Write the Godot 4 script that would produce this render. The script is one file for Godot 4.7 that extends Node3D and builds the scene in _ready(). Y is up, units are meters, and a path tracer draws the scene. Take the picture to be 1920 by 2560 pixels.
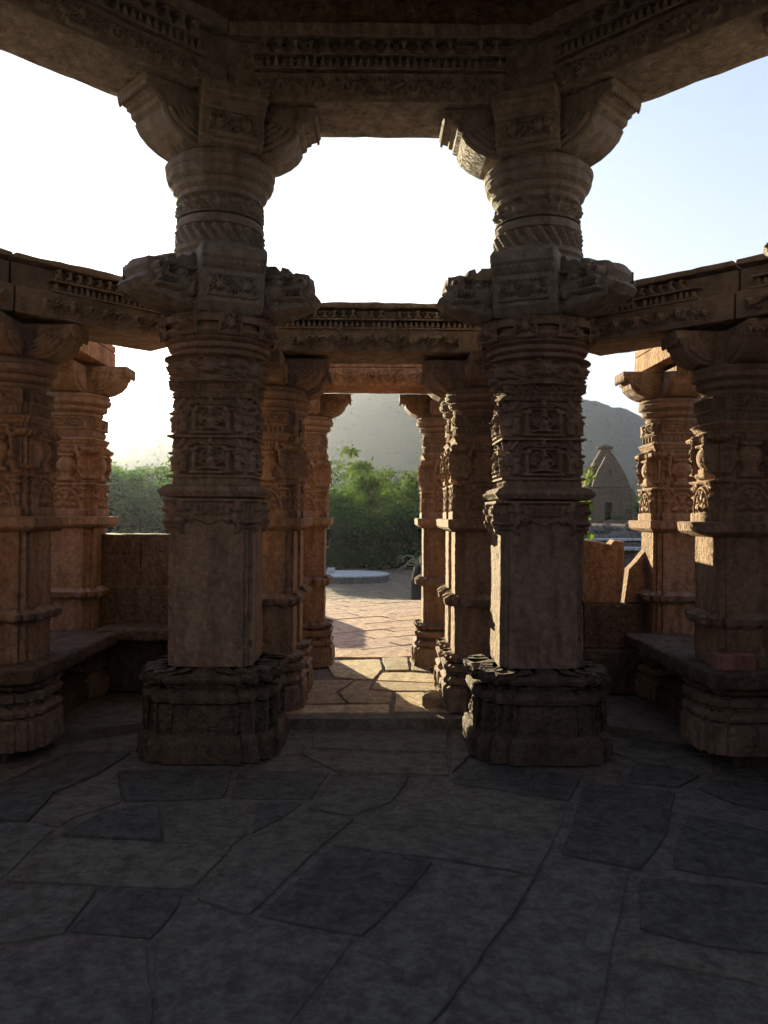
extends Node3D
# Ruined sandstone temple hall seen from inside, against a low sun.
# Units are metres, y up. The hall floor is y = 0, the porch and aisle floor y = S.

const F := 2009.0          # focal length of the photograph in its own pixels (1920 x 2560)
const EYE := 1.5
const AX := 937.0          # column of the photograph on which the hall's axis lies
const HZ := 1290.0         # its horizon row
const S := 0.07             # height of the porch floor over the hall floor
const GY := -0.73          # ground outside
const SUN_AZ := 21.7
const SUN_EL := 8.0
const SIDE := ["of the broken orange parapet", "of the unbroken dark parapet"]

var M := {}
var T := {}
var nz := FastNoiseLite.new()
var rng := RandomNumberGenerator.new()
var used := {}
var cache := {}

# ------------------------------------------------------------------ height maps for carving
class HM:
	var w: int
	var h: int
	var d: PackedFloat32Array
	func _init(w_: int, h_: int):
		w = w_; h = h_
		d = PackedFloat32Array(); d.resize(w * h)
	func dome(cx: float, cy: float, rx: float, ry: float, ht: float, base := 0.0):
		for y in range(maxi(0, int(cy - ry)), mini(h, int(cy + ry) + 2)):
			for x in range(int(cx - rx), int(cx + rx) + 2):
				var q := Vector2((x - cx) / rx, (y - cy) / ry).length_squared()
				if q < 1.0:
					var k := y * w + posmod(x, w)
					d[k] = maxf(d[k], base + ht * sqrt(1.0 - q))
	func cap(x0: float, y0: float, x1: float, y1: float, r: float, ht: float):
		var a := Vector2(x0, y0)
		var ab := Vector2(x1, y1) - a
		var ll := maxf(ab.length_squared(), 0.0001)
		for y in range(maxi(0, int(minf(y0, y1) - r)), mini(h, int(maxf(y0, y1) + r) + 2)):
			for x in range(int(minf(x0, x1) - r), int(maxf(x0, x1) + r) + 2):
				var p := Vector2(x, y) - a
				var q := (p - ab * clampf(p.dot(ab) / ll, 0.0, 1.0)).length_squared() / (r * r)
				if q < 1.0:
					var k := y * w + posmod(x, w)
					d[k] = maxf(d[k], ht * sqrt(1.0 - q))
	func rect(x0: float, y0: float, x1: float, y1: float, ht: float):
		for y in range(maxi(0, int(y0)), mini(h, int(y1) + 1)):
			for x in range(maxi(0, int(x0)), mini(w, int(x1) + 1)):
				d[y * w + x] = maxf(d[y * w + x], ht)
	func cut(x0: float, y0: float, x1: float, y1: float, ht: float):
		for y in range(maxi(0, int(y0)), mini(h, int(y1) + 1)):
			for x in range(maxi(0, int(x0)), mini(w, int(x1) + 1)):
				d[y * w + x] = minf(d[y * w + x], ht)
	func arc(cx: float, cy: float, r: float, a0: float, a1: float, t: float, ht: float, ry := 0.0):
		if ry == 0.0: ry = r
		var n := maxi(4, int(absf(a1 - a0) * r / 4.0))
		for i in n:
			var p := a0 + (a1 - a0) * i / n
			var q := a0 + (a1 - a0) * (i + 1) / n
			cap(cx + cos(p) * r, cy + sin(p) * ry, cx + cos(q) * r, cy + sin(q) * ry, t, ht)
	func spiral(cx: float, cy: float, r0: float, r1: float, a0: float, turns: float, t: float, ht: float):
		var n := maxi(8, int(absf(turns) * 16))
		for i in n:
			var f := float(i) / n
			var g := float(i + 1) / n
			var p := a0 + turns * TAU * f
			var q := a0 + turns * TAU * g
			cap(cx + cos(p) * lerpf(r0, r1, f), cy + sin(p) * lerpf(r0, r1, f), cx + cos(q) * lerpf(r0, r1, g), cy + sin(q) * lerpf(r0, r1, g), t, ht)
	func at(u: float, v: float) -> float:
		var x := u * w
		var y := clampf(v, 0.0, 1.0) * (h - 1)
		var x0 := int(floorf(x))
		var y0 := mini(int(y), h - 2)
		var fx := x - x0
		var fy := y - y0
		var a := posmod(x0, w)
		var b := (a + 1) % w
		return lerpf(lerpf(d[y0 * w + a], d[y0 * w + b], fx), lerpf(d[(y0 + 1) * w + a], d[(y0 + 1) * w + b], fx), fy)

func make_tiles():
	var t := HM.new(192, 56)                                   # running vine scroll
	for i in 48:
		var a := TAU * i / 48.0
		var b := TAU * (i + 1) / 48.0
		t.cap(i * 4.0, 28 - 15 * sin(a), (i + 1) * 4.0, 28 - 15 * sin(b), 3.2, 0.8)
	for k in 2:
		var cx := 48.0 + 96.0 * k
		var up := 1.0 if k == 0 else -1.0
		t.spiral(cx, 28 + up * 3, 20, 5, -0.4 * up, 1.3 * up, 3.4, 1.0)
		t.dome(cx, 28 + up * 3, 5, 5, 1.0)
		for j in 9:
			var a := TAU * j / 9.0
			t.cap(cx + cos(a) * 13, 28 + sin(a) * 13, cx + cos(a + 0.5) * 22, 28 + sin(a + 0.5) * 22, 2.6, 0.75)
		t.spiral(cx + 40, 28 - up * 16, 9, 3, 0.0, -up, 2.4, 0.7)
		t.spiral(cx - 36, 28 - up * 17, 8, 3, 1.0, up, 2.2, 0.6)
	for k in t.d.size(): t.d[k] = smoothstep(0.15, 0.6, t.d[k]) * 0.8 + 0.2 * t.d[k]
	T.scroll = t
	t = HM.new(96, 96)                                         # niche with a seated figure
	for sx in [-1, 1]:
		t.cap(48 + sx * 23, 14, 48 + sx * 23, 66, 4.5, 0.6)
		t.rect(48 + sx * 23 - 6, 8, 48 + sx * 23 + 6, 15, 0.65)
		t.rect(48 + sx * 23 - 6, 62, 48 + sx * 23 + 6, 70, 0.75)
		t.dome(48 + sx * 23, 40, 6, 3, 0.7)
		t.cap(48 + sx * 39, 15, 48 + sx * 38, 36, 4.2, 0.7)
		t.cap(48 + sx * 36, 14, 48 + sx * 34, 34, 3.4, 0.6)
		t.dome(48 + sx * 38, 44, 6.5, 11, 0.85)
		t.dome(48 + sx * 37, 59, 4.5, 5.5, 1.0)
		t.cap(48 + sx * 44, 50, 48 + sx * 45, 34, 2.4, 0.6)
		t.cap(48 + sx * 34, 50, 48 + sx * 31, 60, 2.4, 0.6)
		t.cap(48 + sx * 6, 46, 48 + sx * 14, 36, 3.2, 0.9)       # arms of the seated figure
		t.cap(48 + sx * 14, 36, 48 + sx * 5, 28, 3.0, 0.95)
		t.cap(48 + sx * 3, 23, 48 + sx * 17, 20, 5.0, 0.95)      # crossed legs
		t.cap(48 + sx * 30, 76, 48 + sx * 8, 88, 3.0, 0.7)
		t.cap(48 + sx * 44, 72, 48 + sx * 36, 92, 4.0, 0.5)
	t.dome(48, 38, 8.5, 14, 1.0)
	t.dome(48, 57, 6, 7.5, 1.15)
	t.cap(48, 62, 48, 68, 4, 0.95)
	t.arc(48, 57, 11, 0.0, PI, 1.8, 0.5)
	t.rect(26, 70, 70, 75, 0.7)
	t.cap(34, 80, 62, 80, 3.0, 0.65)
	t.cap(40, 86, 56, 86, 3.0, 0.7)
	t.cap(48, 84, 48, 95, 3.5, 0.8)
	t.rect(28, 9, 68, 14, 0.8)
	t.rect(0, 0, 95, 5, 0.7)
	T.figure = t
	t = HM.new(96, 128)                                        # vase of plenty
	t.dome(48, 52, 30, 26, 1.15)
	t.rect(24, 76, 72, 82, 0.9)
	t.rect(32, 20, 64, 28, 0.7)
	t.rect(22, 8, 74, 18, 0.9)
	for i in 7:
		var x := 24.0 + i * 8
		t.dome(x, 92, 4.5, 11, 0.9)
	t.rect(18, 102, 78, 107, 0.7)
	for sx in [-1, 1]:
		t.spiral(48 + sx * 38, 92, 11, 3, 0.0, 1.5 * sx, 3.2, 1.15)
		t.cap(48 + sx * 30, 100, 48 + sx * 38, 60, 5.0, 1.2)
		t.cap(48 + sx * 38, 62, 48 + sx * 36, 34, 5.5, 1.25)
		t.cap(48 + sx * 36, 36, 48 + sx * 44, 18, 4.0, 1.0)
		t.spiral(48 + sx * 36, 46, 9, 3, 0.5, 1.3 * sx, 2.6, 1.45)
		t.spiral(48 + sx * 38, 70, 7, 2, 0.5, -1.3 * sx, 2.2, 1.4)
	t.rect(0, 0, 95, 4, 0.8)
	t.rect(0, 112, 95, 127, 0.35)
	t.rect(0, 120, 95, 124, 0.7)
	T.vase = t
	t = HM.new(96, 80)                                         # arched panel of foliage
	t.arc(48, 20, 40, 0, PI, 3.4, 0.9, 48)
	t.arc(48, 20, 32, 0, PI, 1.6, 0.55, 40)
	for a in [[48, 24, 48, 56], [48, 28, 30, 46], [48, 28, 66, 46], [34, 22, 24, 38], [62, 22, 72, 38]]:
		t.cap(a[0], a[1], a[2], a[3], 2.4, 0.7)
	for c in [[36, 30, 7], [60, 30, 7], [48, 48, 7], [30, 44, 5], [66, 44, 5], [40, 58, 4], [56, 58, 4], [24, 28, 4], [72, 28, 4]]:
		t.spiral(c[0], c[1], c[2], 1.5, c[0] * 0.3, 1.4, 2.0, 0.9)
	for c in [[8, 66, 8], [88, 66, 8], [22, 72, 5], [74, 72, 5], [6, 48, 5], [90, 48, 5]]:
		t.spiral(c[0], c[1], c[2], 2, 0.0, 1.4, 2.0, 0.7)
	t.rect(0, 76, 95, 79, 0.7)
	t.rect(0, 0, 95, 18, 0.55)
	for k in t.d.size(): t.d[k] = smoothstep(0.1, 0.5, t.d[k]) * 0.7 + 0.3 * t.d[k]
	T.arch = t
	t = HM.new(48, 64)                                         # lotus bowls over a lattice row
	t.rect(0, 0, 47, 2, 0.8); t.rect(0, 26, 47, 30, 0.9); t.rect(0, 60, 47, 63, 0.9)
	for i in 4:
		t.cap(6.0 + i * 12, 6, 6.0 + i * 12, 20, 2.6, 0.7)
	t.arc(24, 56, 17, PI, TAU, 3.0, 1.0)
	t.arc(24, 56, 9, PI, TAU, 2.4, 0.9)
	t.dome(24, 52, 4, 4, 0.9)
	t.cap(0, 32, 0, 58, 2.6, 0.8)
	T.bowl = t
	t = HM.new(96, 96)                                         # ogee top of a shaft with corner leaves
	for i in 6:
		t.cap(31.0 + i * 6.8, 62, 31.0 + i * 6.8, 74, 2.4, 0.9)
	t.rect(26, 56, 70, 60, 0.7); t.rect(26, 77, 70, 81, 0.7)
	for sx in [-1, 1]:
		t.cap(48, 30, 48 + sx * 18, 44, 3.0, 0.6)
		t.cap(48 + sx * 18, 44, 48 + sx * 26, 34, 3.0, 0.7)
		t.spiral(48 + sx * 28, 46, 9, 2, 0.0, 1.5 * sx, 3.0, 1.1)
		t.cap(48 + sx * 40, 84, 48 + sx * 36, 50, 6.0, 1.1)
		t.cap(48 + sx * 36, 52, 48 + sx * 42, 20, 5.0, 1.1)
		t.cap(48 + sx * 42, 22, 48 + sx * 38, 8, 3.5, 0.9)
		t.spiral(48 + sx * 38, 66, 7, 2, 0.0, 1.5, 2.4, 1.5)
		t.spiral(48 + sx * 40, 34, 6, 2, 0.0, 1.5, 2.4, 1.45)
	t.rect(0, 88, 95, 95, 0.8)
	T.ogee = t
	t = HM.new(96, 64)                                         # mask between garlands
	t.dome(48, 34, 20, 18, 1.0)
	for sx in [-1, 1]:
		t.dome(48 + sx * 9, 40, 5.5, 4.5, 0.5, 0.75)
		t.cap(48 + sx * 6, 50, 48 + sx * 16, 58, 3.5, 1.0)
		t.spiral(48 + sx * 28, 42, 10, 2, 0.0, 1.5 * sx, 2.8, 0.9)
		t.arc(48 + sx * 34, 30, 13, PI, TAU, 2.6, 0.8)
		t.cap(48 + sx * 44, 8, 48 + sx * 40, 26, 3, 0.7)
	t.dome(48, 32, 4, 8, 0.5, 0.8)
	t.cap(38, 22, 58, 22, 2.2, 1.1)
	t.rect(0, 60, 95, 63, 0.8); t.rect(0, 0, 95, 4, 0.8)
	T.mask = t
	t = HM.new(96, 72)                                         # head of a beast with curled snout (faces +u)
	t.dome(34, 34, 26, 24, 0.8)
	t.dome(46, 46, 8, 7, 0.4, 0.75)
	t.arc(46, 46, 11, 0.3, PI + 0.4, 2.4, 1.15)
	t.spiral(80, 50, 12, 3, -1.4, -1.5, 4.0, 1.1)
	t.cap(52, 34, 80, 38, 6.0, 1.0)
	t.cap(48, 14, 84, 16, 5.5, 1.0)
	for i in 5:
		t.cap(56.0 + i * 6, 31, 57.0 + i * 6, 24, 2.4, 0.9)
	for i in 4:
		t.spiral(12.0 + i * 3, 58.0 - i * 15, 8, 2, i, 1.5, 2.8, 1.15)
	t.cap(22, 60, 60, 62, 4.0, 0.9)
	t.spiral(62, 62, 7, 2, 0, 1.4, 2.6, 1.0)
	T.beast = t
	var tm := HM.new(96, 72)
	for y in 72:
		for x in 96: tm.d[y * 96 + x] = t.d[y * 96 + 95 - x]
	T.beast_mirrored = tm
	t = HM.new(32, 48)                                         # upright petal
	t.dome(16, 10, 14, 34, 1.0)
	t.dome(16, 8, 8, 24, 0.3, 0.85)
	T.petal = t
	t = HM.new(64, 48)                                         # slanting rope leaves
	for i in 3:
		t.cap(-10.0 + i * 32, 4, 22.0 + i * 32, 44, 8, 1.0)
		t.cap(-6.0 + i * 32, 4, 26.0 + i * 32, 44, 3, 1.25)
	T.rope = t
	t = HM.new(96, 64)                                         # pair of scrolls on a base block
	for sx in [-1, 1]:
		t.spiral(48 + sx * 14, 26, 10, 2, PI / 2, 1.4 * sx, 2.6, 1.0)
		t.cap(48 + sx * 3, 44, 48 + sx * 14, 38, 2.4, 1.0)
		t.cap(48 + sx * 3, 14, 48 + sx * 20, 10, 3.0, 0.8)
	t.dome(48, 50, 4, 8, 1.0)
	t.dome(48, 34, 3.5, 6, 0.9)
	T.crest = t

# ------------------------------------------------------------------ mesh helpers
func arr_mesh(v: PackedVector3Array, n: PackedVector3Array, idx = null) -> ArrayMesh:
	var a := []
	a.resize(Mesh.ARRAY_MAX)
	a[Mesh.ARRAY_VERTEX] = v
	a[Mesh.ARRAY_NORMAL] = n
	if idx != null: a[Mesh.ARRAY_INDEX] = idx
	var m := ArrayMesh.new()
	m.add_surface_from_arrays(Mesh.PRIMITIVE_TRIANGLES, a)
	return m

func with_normals(v: PackedVector3Array, idx: PackedInt32Array) -> ArrayMesh:
	var n := PackedVector3Array()
	n.resize(v.size())
	for k in range(0, idx.size(), 3):
		var a := idx[k]; var b := idx[k + 1]; var c := idx[k + 2]
		var f := (v[c] - v[a]).cross(v[b] - v[a])
		n[a] += f; n[b] += f; n[c] += f
	for k in n.size():
		n[k] = n[k].normalized() if n[k].length_squared() > 1e-20 else Vector3.UP
	return arr_mesh(v, n, idx)

func flat(v: PackedVector3Array) -> ArrayMesh:
	var n := PackedVector3Array()
	n.resize(v.size())
	for k in range(0, v.size(), 3):
		var f := (v[k + 2] - v[k]).cross(v[k + 1] - v[k]).normalized()
		n[k] = f; n[k + 1] = f; n[k + 2] = f
	return arr_mesh(v, n)

# closed band round a plan: plan = corners (x, z) running from +x to +z; prof = [[y, outward], ...] from below
func band(plan: Array, prof: Array, rel = null, step := 0.01, amp := 0.0025, soft := false, caps := true) -> ArrayMesh:
	var cols := []                    # [pos, normal, edge, t]
	var np := plan.size()
	var en := []
	for k in np:
		var e: Vector2 = plan[(k + 1) % np] - plan[k]
		en.append(Vector2(e.y, -e.x).normalized())
	for k in np:
		var a: Vector2 = plan[k]
		var b: Vector2 = plan[(k + 1) % np]
		var n0: Vector2 = (en[k] + en[(k + np - 1) % np])
		n0 = n0 / maxf(0.3, n0.dot(en[k]))
		var n1: Vector2 = (en[k] + en[(k + 1) % np])
		n1 = n1 / maxf(0.3, n1.dot(en[k]))
		var m := 1 if soft else maxi(1, int(ceil((b - a).length() / step)))
		for i in (m if soft else m + 1):
			var t := float(i) / m
			cols.append([a.lerp(b, t), n0 if i == 0 else (n1 if i == m else en[k]), k, t])
	var rows := []                    # [y, off, v]
	var y0: float = prof[0][0]
	var y1: float = prof[prof.size() - 1][0]
	for k in prof.size() - 1:
		var a := Vector2(prof[k][1], prof[k][0])
		var b := Vector2(prof[k + 1][1], prof[k + 1][0])
		var m := maxi(1, int(ceil((b - a).length() / step))) if rel != null or amp > 0.0035 else 1
		var fresh := true
		if k > 0:
			var c := Vector2(prof[k - 1][1], prof[k - 1][0])
			fresh = (b - a).normalized().dot((a - c).normalized()) < 0.88
		for i in m + 1:
			if i == 0 and not fresh: continue
			var q := a.lerp(b, float(i) / m)
			rows.append([q.y, q.x, (q.y - y0) / maxf(0.0001, y1 - y0)])
	var nc := cols.size()
	var v := PackedVector3Array()
	v.resize(nc * rows.size())
	var p := 0
	for r in rows:
		for c in cols:
			var o: float = r[1]
			if rel != null: o += rel.call(c[2], c[3], r[2])
			var q: Vector2 = c[0] + c[1] * o
			var w := Vector3(q.x, r[0], q.y)
			var dn := nz.get_noise_3d(w.x * 60 + 7, w.y * 60, w.z * 60) + 1.6 * nz.get_noise_3d(w.x * 16, w.y * 16, w.z * 16)
			w += Vector3(c[1].x, 0.0, c[1].y) * dn * amp
			v[p] = w
			p += 1
	var idx := PackedInt32Array()
	for j in rows.size() - 1:
		for i in nc:
			var a := j * nc + i
			var b := j * nc + (i + 1) % nc
			idx.append_array([a, b, b + nc, a, b + nc, a + nc])
	if caps:
		for e in 2:
			var base := (rows.size() - 1) * nc if e == 1 else 0
			var start := v.size()
			var mid := Vector3(0, v[base].y, 0)
			for i in nc: v.append(v[base + i])
			v.append(mid)
			for i in nc:
				var a := start + i
				var b := start + (i + 1) % nc
				if e == 1: idx.append_array([a, b, start + nc])
				else: idx.append_array([b, a, start + nc])
	return with_normals(v, idx)

func sq(hx: float, hz := 0.0) -> Array:
	if hz == 0.0: hz = hx
	return [Vector2(hx, -hz), Vector2(hx, hz), Vector2(-hx, hz), Vector2(-hx, -hz)]

func redent(a: float, w: float, steps: Array) -> Array:
	# a = distance of the middle face, w = its half width; steps = [[half width, distance], ...] to the diagonal
	var q := [Vector2(a, w)]
	var z := w
	for st in steps:
		q.append(Vector2(st[1], z)); q.append(Vector2(st[1], st[0])); z = st[0]
	for k in range(q.size() - 1, -1, -1): q.append(Vector2(q[k].y, q[k].x))
	var out := []
	for k in 4:
		for p in q:
			var r: Vector2 = (p as Vector2).rotated(k * PI / 2)
			if out.is_empty() or (out[-1] as Vector2).distance_to(r) > 0.002: out.append(r)
	if (out[-1] as Vector2).distance_to(out[0]) < 0.002: out.pop_back()
	out.push_front(out.pop_back())     # begin with the first corner of the +x face, so that edge 0 is a middle face
	return out

func ring(n: int, r: float, turn := 0.0) -> Array:
	var q := []
	for i in n: q.append(Vector2(cos(TAU * i / n + turn), sin(TAU * i / n + turn)) * r)
	return q

# polygon (x, y), extruded along z over depth, centred; bevelled front and back
func slab_of(poly: PackedVector2Array, depth: float, bev := 0.0) -> ArrayMesh:
	if Geometry2D.is_polygon_clockwise(poly): poly.reverse()
	var tri := Geometry2D.triangulate_polygon(poly)
	var inner := poly
	if bev > 0.0:
		inner = PackedVector2Array()
		var n := poly.size()
		for k in n:
			var a := (poly[k] - poly[(k + n - 1) % n]).normalized()
			var b := (poly[(k + 1) % n] - poly[k]).normalized()
			var m := Vector2(-a.y, a.x) + Vector2(-b.y, b.x)
			inner.append(poly[k] + m / maxf(0.6, m.length_squared() * 0.5) * bev * 0.9)
	var v := PackedVector3Array()
	var h := depth / 2
	for s in [1, -1]:
		for k in range(0, tri.size(), 3):
			var a := inner[tri[k]]; var b := inner[tri[k + 1]]; var c := inner[tri[k + 2]]
			if (b - a).cross(c - a) < 0:
				var q := b; b = c; c = q
			if s == 1: v.append_array([Vector3(a.x, a.y, h), Vector3(c.x, c.y, h), Vector3(b.x, b.y, h)])
			else: v.append_array([Vector3(a.x, a.y, -h), Vector3(b.x, b.y, -h), Vector3(c.x, c.y, -h)])
	var zs := [h, h - bev, -h + bev, -h] if bev > 0 else [h, -h]
	var rg := [inner, poly, poly, inner] if bev > 0 else [poly, poly]
	for k in poly.size():
		var l := (k + 1) % poly.size()
		for j in zs.size() - 1:
			var a := Vector3(rg[j][k].x, rg[j][k].y, zs[j])
			var b := Vector3(rg[j][l].x, rg[j][l].y, zs[j])
			var c := Vector3(rg[j + 1][l].x, rg[j + 1][l].y, zs[j + 1])
			var d := Vector3(rg[j + 1][k].x, rg[j + 1][k].y, zs[j + 1])
			v.append_array([a, b, c, a, c, d])
	return flat(v)

# rounded, slightly uneven block centred on the origin
func rbox(sz: Vector3, r := 0.012, amp := 0.003, step := 0.08, off := 0.0) -> ArrayMesh:
	var v := PackedVector3Array()
	var idx := PackedInt32Array()
	var hf := sz / 2
	var core := hf - Vector3.ONE * r
	for ax in 3:
		for s in [-1.0, 1.0]:
			var u := (ax + 1) % 3
			var w := (ax + 2) % 3
			var us := steps_of(hf[u], r, step)
			var ws := steps_of(hf[w], r, step)
			var b0 := v.size()
			for j in ws.size():
				for i in us.size():
					var p := Vector3.ZERO
					p[ax] = s * hf[ax]; p[u] = us[i]; p[w] = ws[j]
					var c := p.clamp(-core, core)
					var q := c + (p - c).normalized() * r
					var dn := nz.get_noise_3d(q.x * 30 + off, q.y * 30, q.z * 30 + off) + 2.0 * nz.get_noise_3d(q.x * 8, q.y * 8 + off, q.z * 8)
					v.append(q + (p - c).normalized() * dn * amp)
			var nu := us.size()
			for j in ws.size() - 1:
				for i in nu - 1:
					var a := b0 + j * nu + i
					if s > 0: idx.append_array([a, a + nu + 1, a + 1, a, a + nu, a + nu + 1])
					else: idx.append_array([a, a + 1, a + nu + 1, a, a + nu + 1, a + nu])
	return with_normals(v, idx)

func steps_of(h: float, r: float, step: float) -> PackedFloat32Array:
	var o := PackedFloat32Array([-h, -h + r * 0.5, -h + r])
	var n := clampi(int(2 * (h - r) / step), 1, 40)
	for i in range(1, n): o.append(-h + r + 2 * (h - r) * i / n)
	o.append_array([h - r, h - r * 0.5, h])
	return o

# carved panel in the xy plane, facing +z, centred in x, bottom at y = 0
func panel(w: float, h: float, tile: HM, rep: float, depth: float, step := 0.008, shift := 0.0) -> ArrayMesh:
	var nu := int(w / step) + 1
	var nv := maxi(8, int(h / step)) + 1
	var v := PackedVector3Array()
	for j in nv:
		for i in nu:
			var fu := float(i) / (nu - 1)
			var fv := float(j) / (nv - 1)
			var x := (fu - 0.5) * w
			var e := minf(1.0, 3.0 * minf(minf(fu * nu, (1 - fu) * nu), minf(fv * nv, (1 - fv) * nv)) / 4.0)
			var z := tile.at(fu * rep + shift, fv) * depth * e + nz.get_noise_3d(x * 40 + shift * 9, fv * h * 40, 3) * 0.003 * e
			v.append(Vector3(x, fv * h, z))
	var idx := PackedInt32Array()
	for j in nv - 1:
		for i in nu - 1:
			var a := j * nu + i
			idx.append_array([a, a + nu + 1, a + 1, a, a + nu, a + nu + 1])
	return with_normals(v, idx)

# ------------------------------------------------------------------ scene tree helpers
func numbered(called: String) -> String:
	var n: int = used.get(called, -1) + 1
	used[called] = n
	return called if n == 0 else "%s_%03d" % [called, n]

func thing(called: String, label: String, category: String, at := Vector3.ZERO, turn := 0.0, group := "") -> Node3D:
	var o := Node3D.new()
	o.name = numbered(called)
	add_child(o)
	o.position = at
	o.rotation.y = turn
	tag(o, label, category, group)
	return o

func tag(o, label: String, category: String, group := "", kind := ""):
	o.set_meta("label", label)
	o.set_meta("category", category)
	if group: o.set_meta("group", group)
	o.set_meta("kind", kind if kind else "thing")

func part(parent: Node, called: String, mesh: Mesh, mat, at := Vector3.ZERO, rot := Vector3.ZERO) -> MeshInstance3D:
	var o := MeshInstance3D.new()
	o.mesh = mesh
	o.material_override = mat
	o.name = called
	parent.add_child(o, true)
	o.position = at
	o.rotation = rot
	return o

func solo(called: String, mesh: Mesh, mat, label: String, category: String, at := Vector3.ZERO, rot := Vector3.ZERO, group := "") -> MeshInstance3D:
	var o := part(self, numbered(called), mesh, mat, at, rot)
	tag(o, label, category, group)
	return o

func structure(called: String, mesh: Mesh, mat, at := Vector3.ZERO) -> MeshInstance3D:
	var o := part(self, called, mesh, mat, at)
	o.set_meta("kind", "structure")
	return o

# a point of the photograph on the level y = h
func on(px: float, py: float, h := 0.0) -> Vector3:
	var q := Vector2(px - 960, py - 1280).rotated(deg_to_rad(-0.45)) + Vector2(960, 1280)
	var d := (EYE - h) * F / maxf(8.0, q.y - HZ)
	return Vector3((q.x - AX) / F * d, h, -d)

func at_depth(px: float, py: float, d: float) -> Vector3:
	var q := Vector2(px - 960, py - 1280).rotated(deg_to_rad(-0.45)) + Vector2(960, 1280)
	return Vector3((q.x - AX) / F * d, EYE + (HZ - q.y) / F * d, -d)

# ------------------------------------------------------------------ materials
func noise_tex(freq: float, ramp: Array, seed_: int, octaves := 5, kind := FastNoiseLite.TYPE_SIMPLEX_SMOOTH, normal := 0.0, size := 512) -> NoiseTexture2D:
	var n := FastNoiseLite.new()
	n.noise_type = kind
	n.frequency = freq
	n.fractal_octaves = octaves
	n.fractal_gain = 0.7
	n.seed = seed_
	var t := NoiseTexture2D.new()
	t.width = size; t.height = size
	t.seamless = true
	t.noise = n
	if normal > 0.0:
		t.as_normal_map = true
		t.bump_strength = normal
	else:
		var g := Gradient.new()
		var offs := PackedFloat32Array(); var cols := PackedColorArray()
		for r in ramp:
			offs.append(r[0]); cols.append(r[1])
		g.offsets = offs; g.colors = cols
		t.color_ramp = g
	return t

func c8(r: int, g: int, b: int) -> Color:
	return Color(r / 255.0, g / 255.0, b / 255.0)

func stone(base: Color, vary: float, scale_: float, seed_: int, nstr := 6.0, warm := 0.0) -> StandardMaterial3D:
	var m := StandardMaterial3D.new()
	m.roughness = 0.92
	m.metallic_specular = 0.25
	m.uv1_triplanar = true
	m.uv1_world_triplanar = true
	m.uv1_scale = Vector3.ONE * scale_
	var d := base * (1.0 - vary); d.a = 1
	var l := base * (1.0 + vary * 0.7); l.a = 1
	var w := Color(base.r * (1.0 + warm), base.g, base.b * (1.0 - warm))
	m.albedo_texture = noise_tex(0.03, [[0.0, d], [0.36, d.lerp(w, 0.55)], [0.5, base], [0.62, w], [0.8, l], [1.0, l]], seed_, 6)
	m.normal_enabled = true
	if not T.has("grain"): T.grain = noise_tex(0.045, [], 5, 5, FastNoiseLite.TYPE_SIMPLEX_SMOOTH, 7.0)
	m.normal_texture = T.grain
	m.normal_scale = nstr / 6.0
	m.detail_enabled = true
	m.detail_blend_mode = BaseMaterial3D.BLEND_MODE_MUL
	m.detail_uv_layer = BaseMaterial3D.DETAIL_UV_2
	m.uv2_triplanar = true
	m.uv2_world_triplanar = true
	m.uv2_scale = Vector3(0.8, 0.22, 0.8)
	if not T.has("stain"): T.stain = noise_tex(0.014, [[0.0, c8(180, 176, 172)], [0.40, c8(226, 222, 218)], [0.55, c8(246, 244, 240)], [0.75, c8(255, 255, 255)], [1.0, c8(232, 226, 220)]], 77, 6)
	m.detail_albedo = T.stain
	return m

func plain(c: Color, rough := 0.9) -> StandardMaterial3D:
	var m := StandardMaterial3D.new()
	m.albedo_color = c
	m.roughness = rough
	m.metallic_specular = 0.3
	return m

func leafy(c: Color, glow: Color) -> StandardMaterial3D:
	var m := StandardMaterial3D.new()
	m.albedo_color = c
	m.roughness = 0.75
	m.metallic_specular = 0.2
	m.cull_mode = BaseMaterial3D.CULL_DISABLED
	m.backlight_enabled = true
	m.backlight = glow
	m.vertex_color_use_as_albedo = true
	return m

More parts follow.
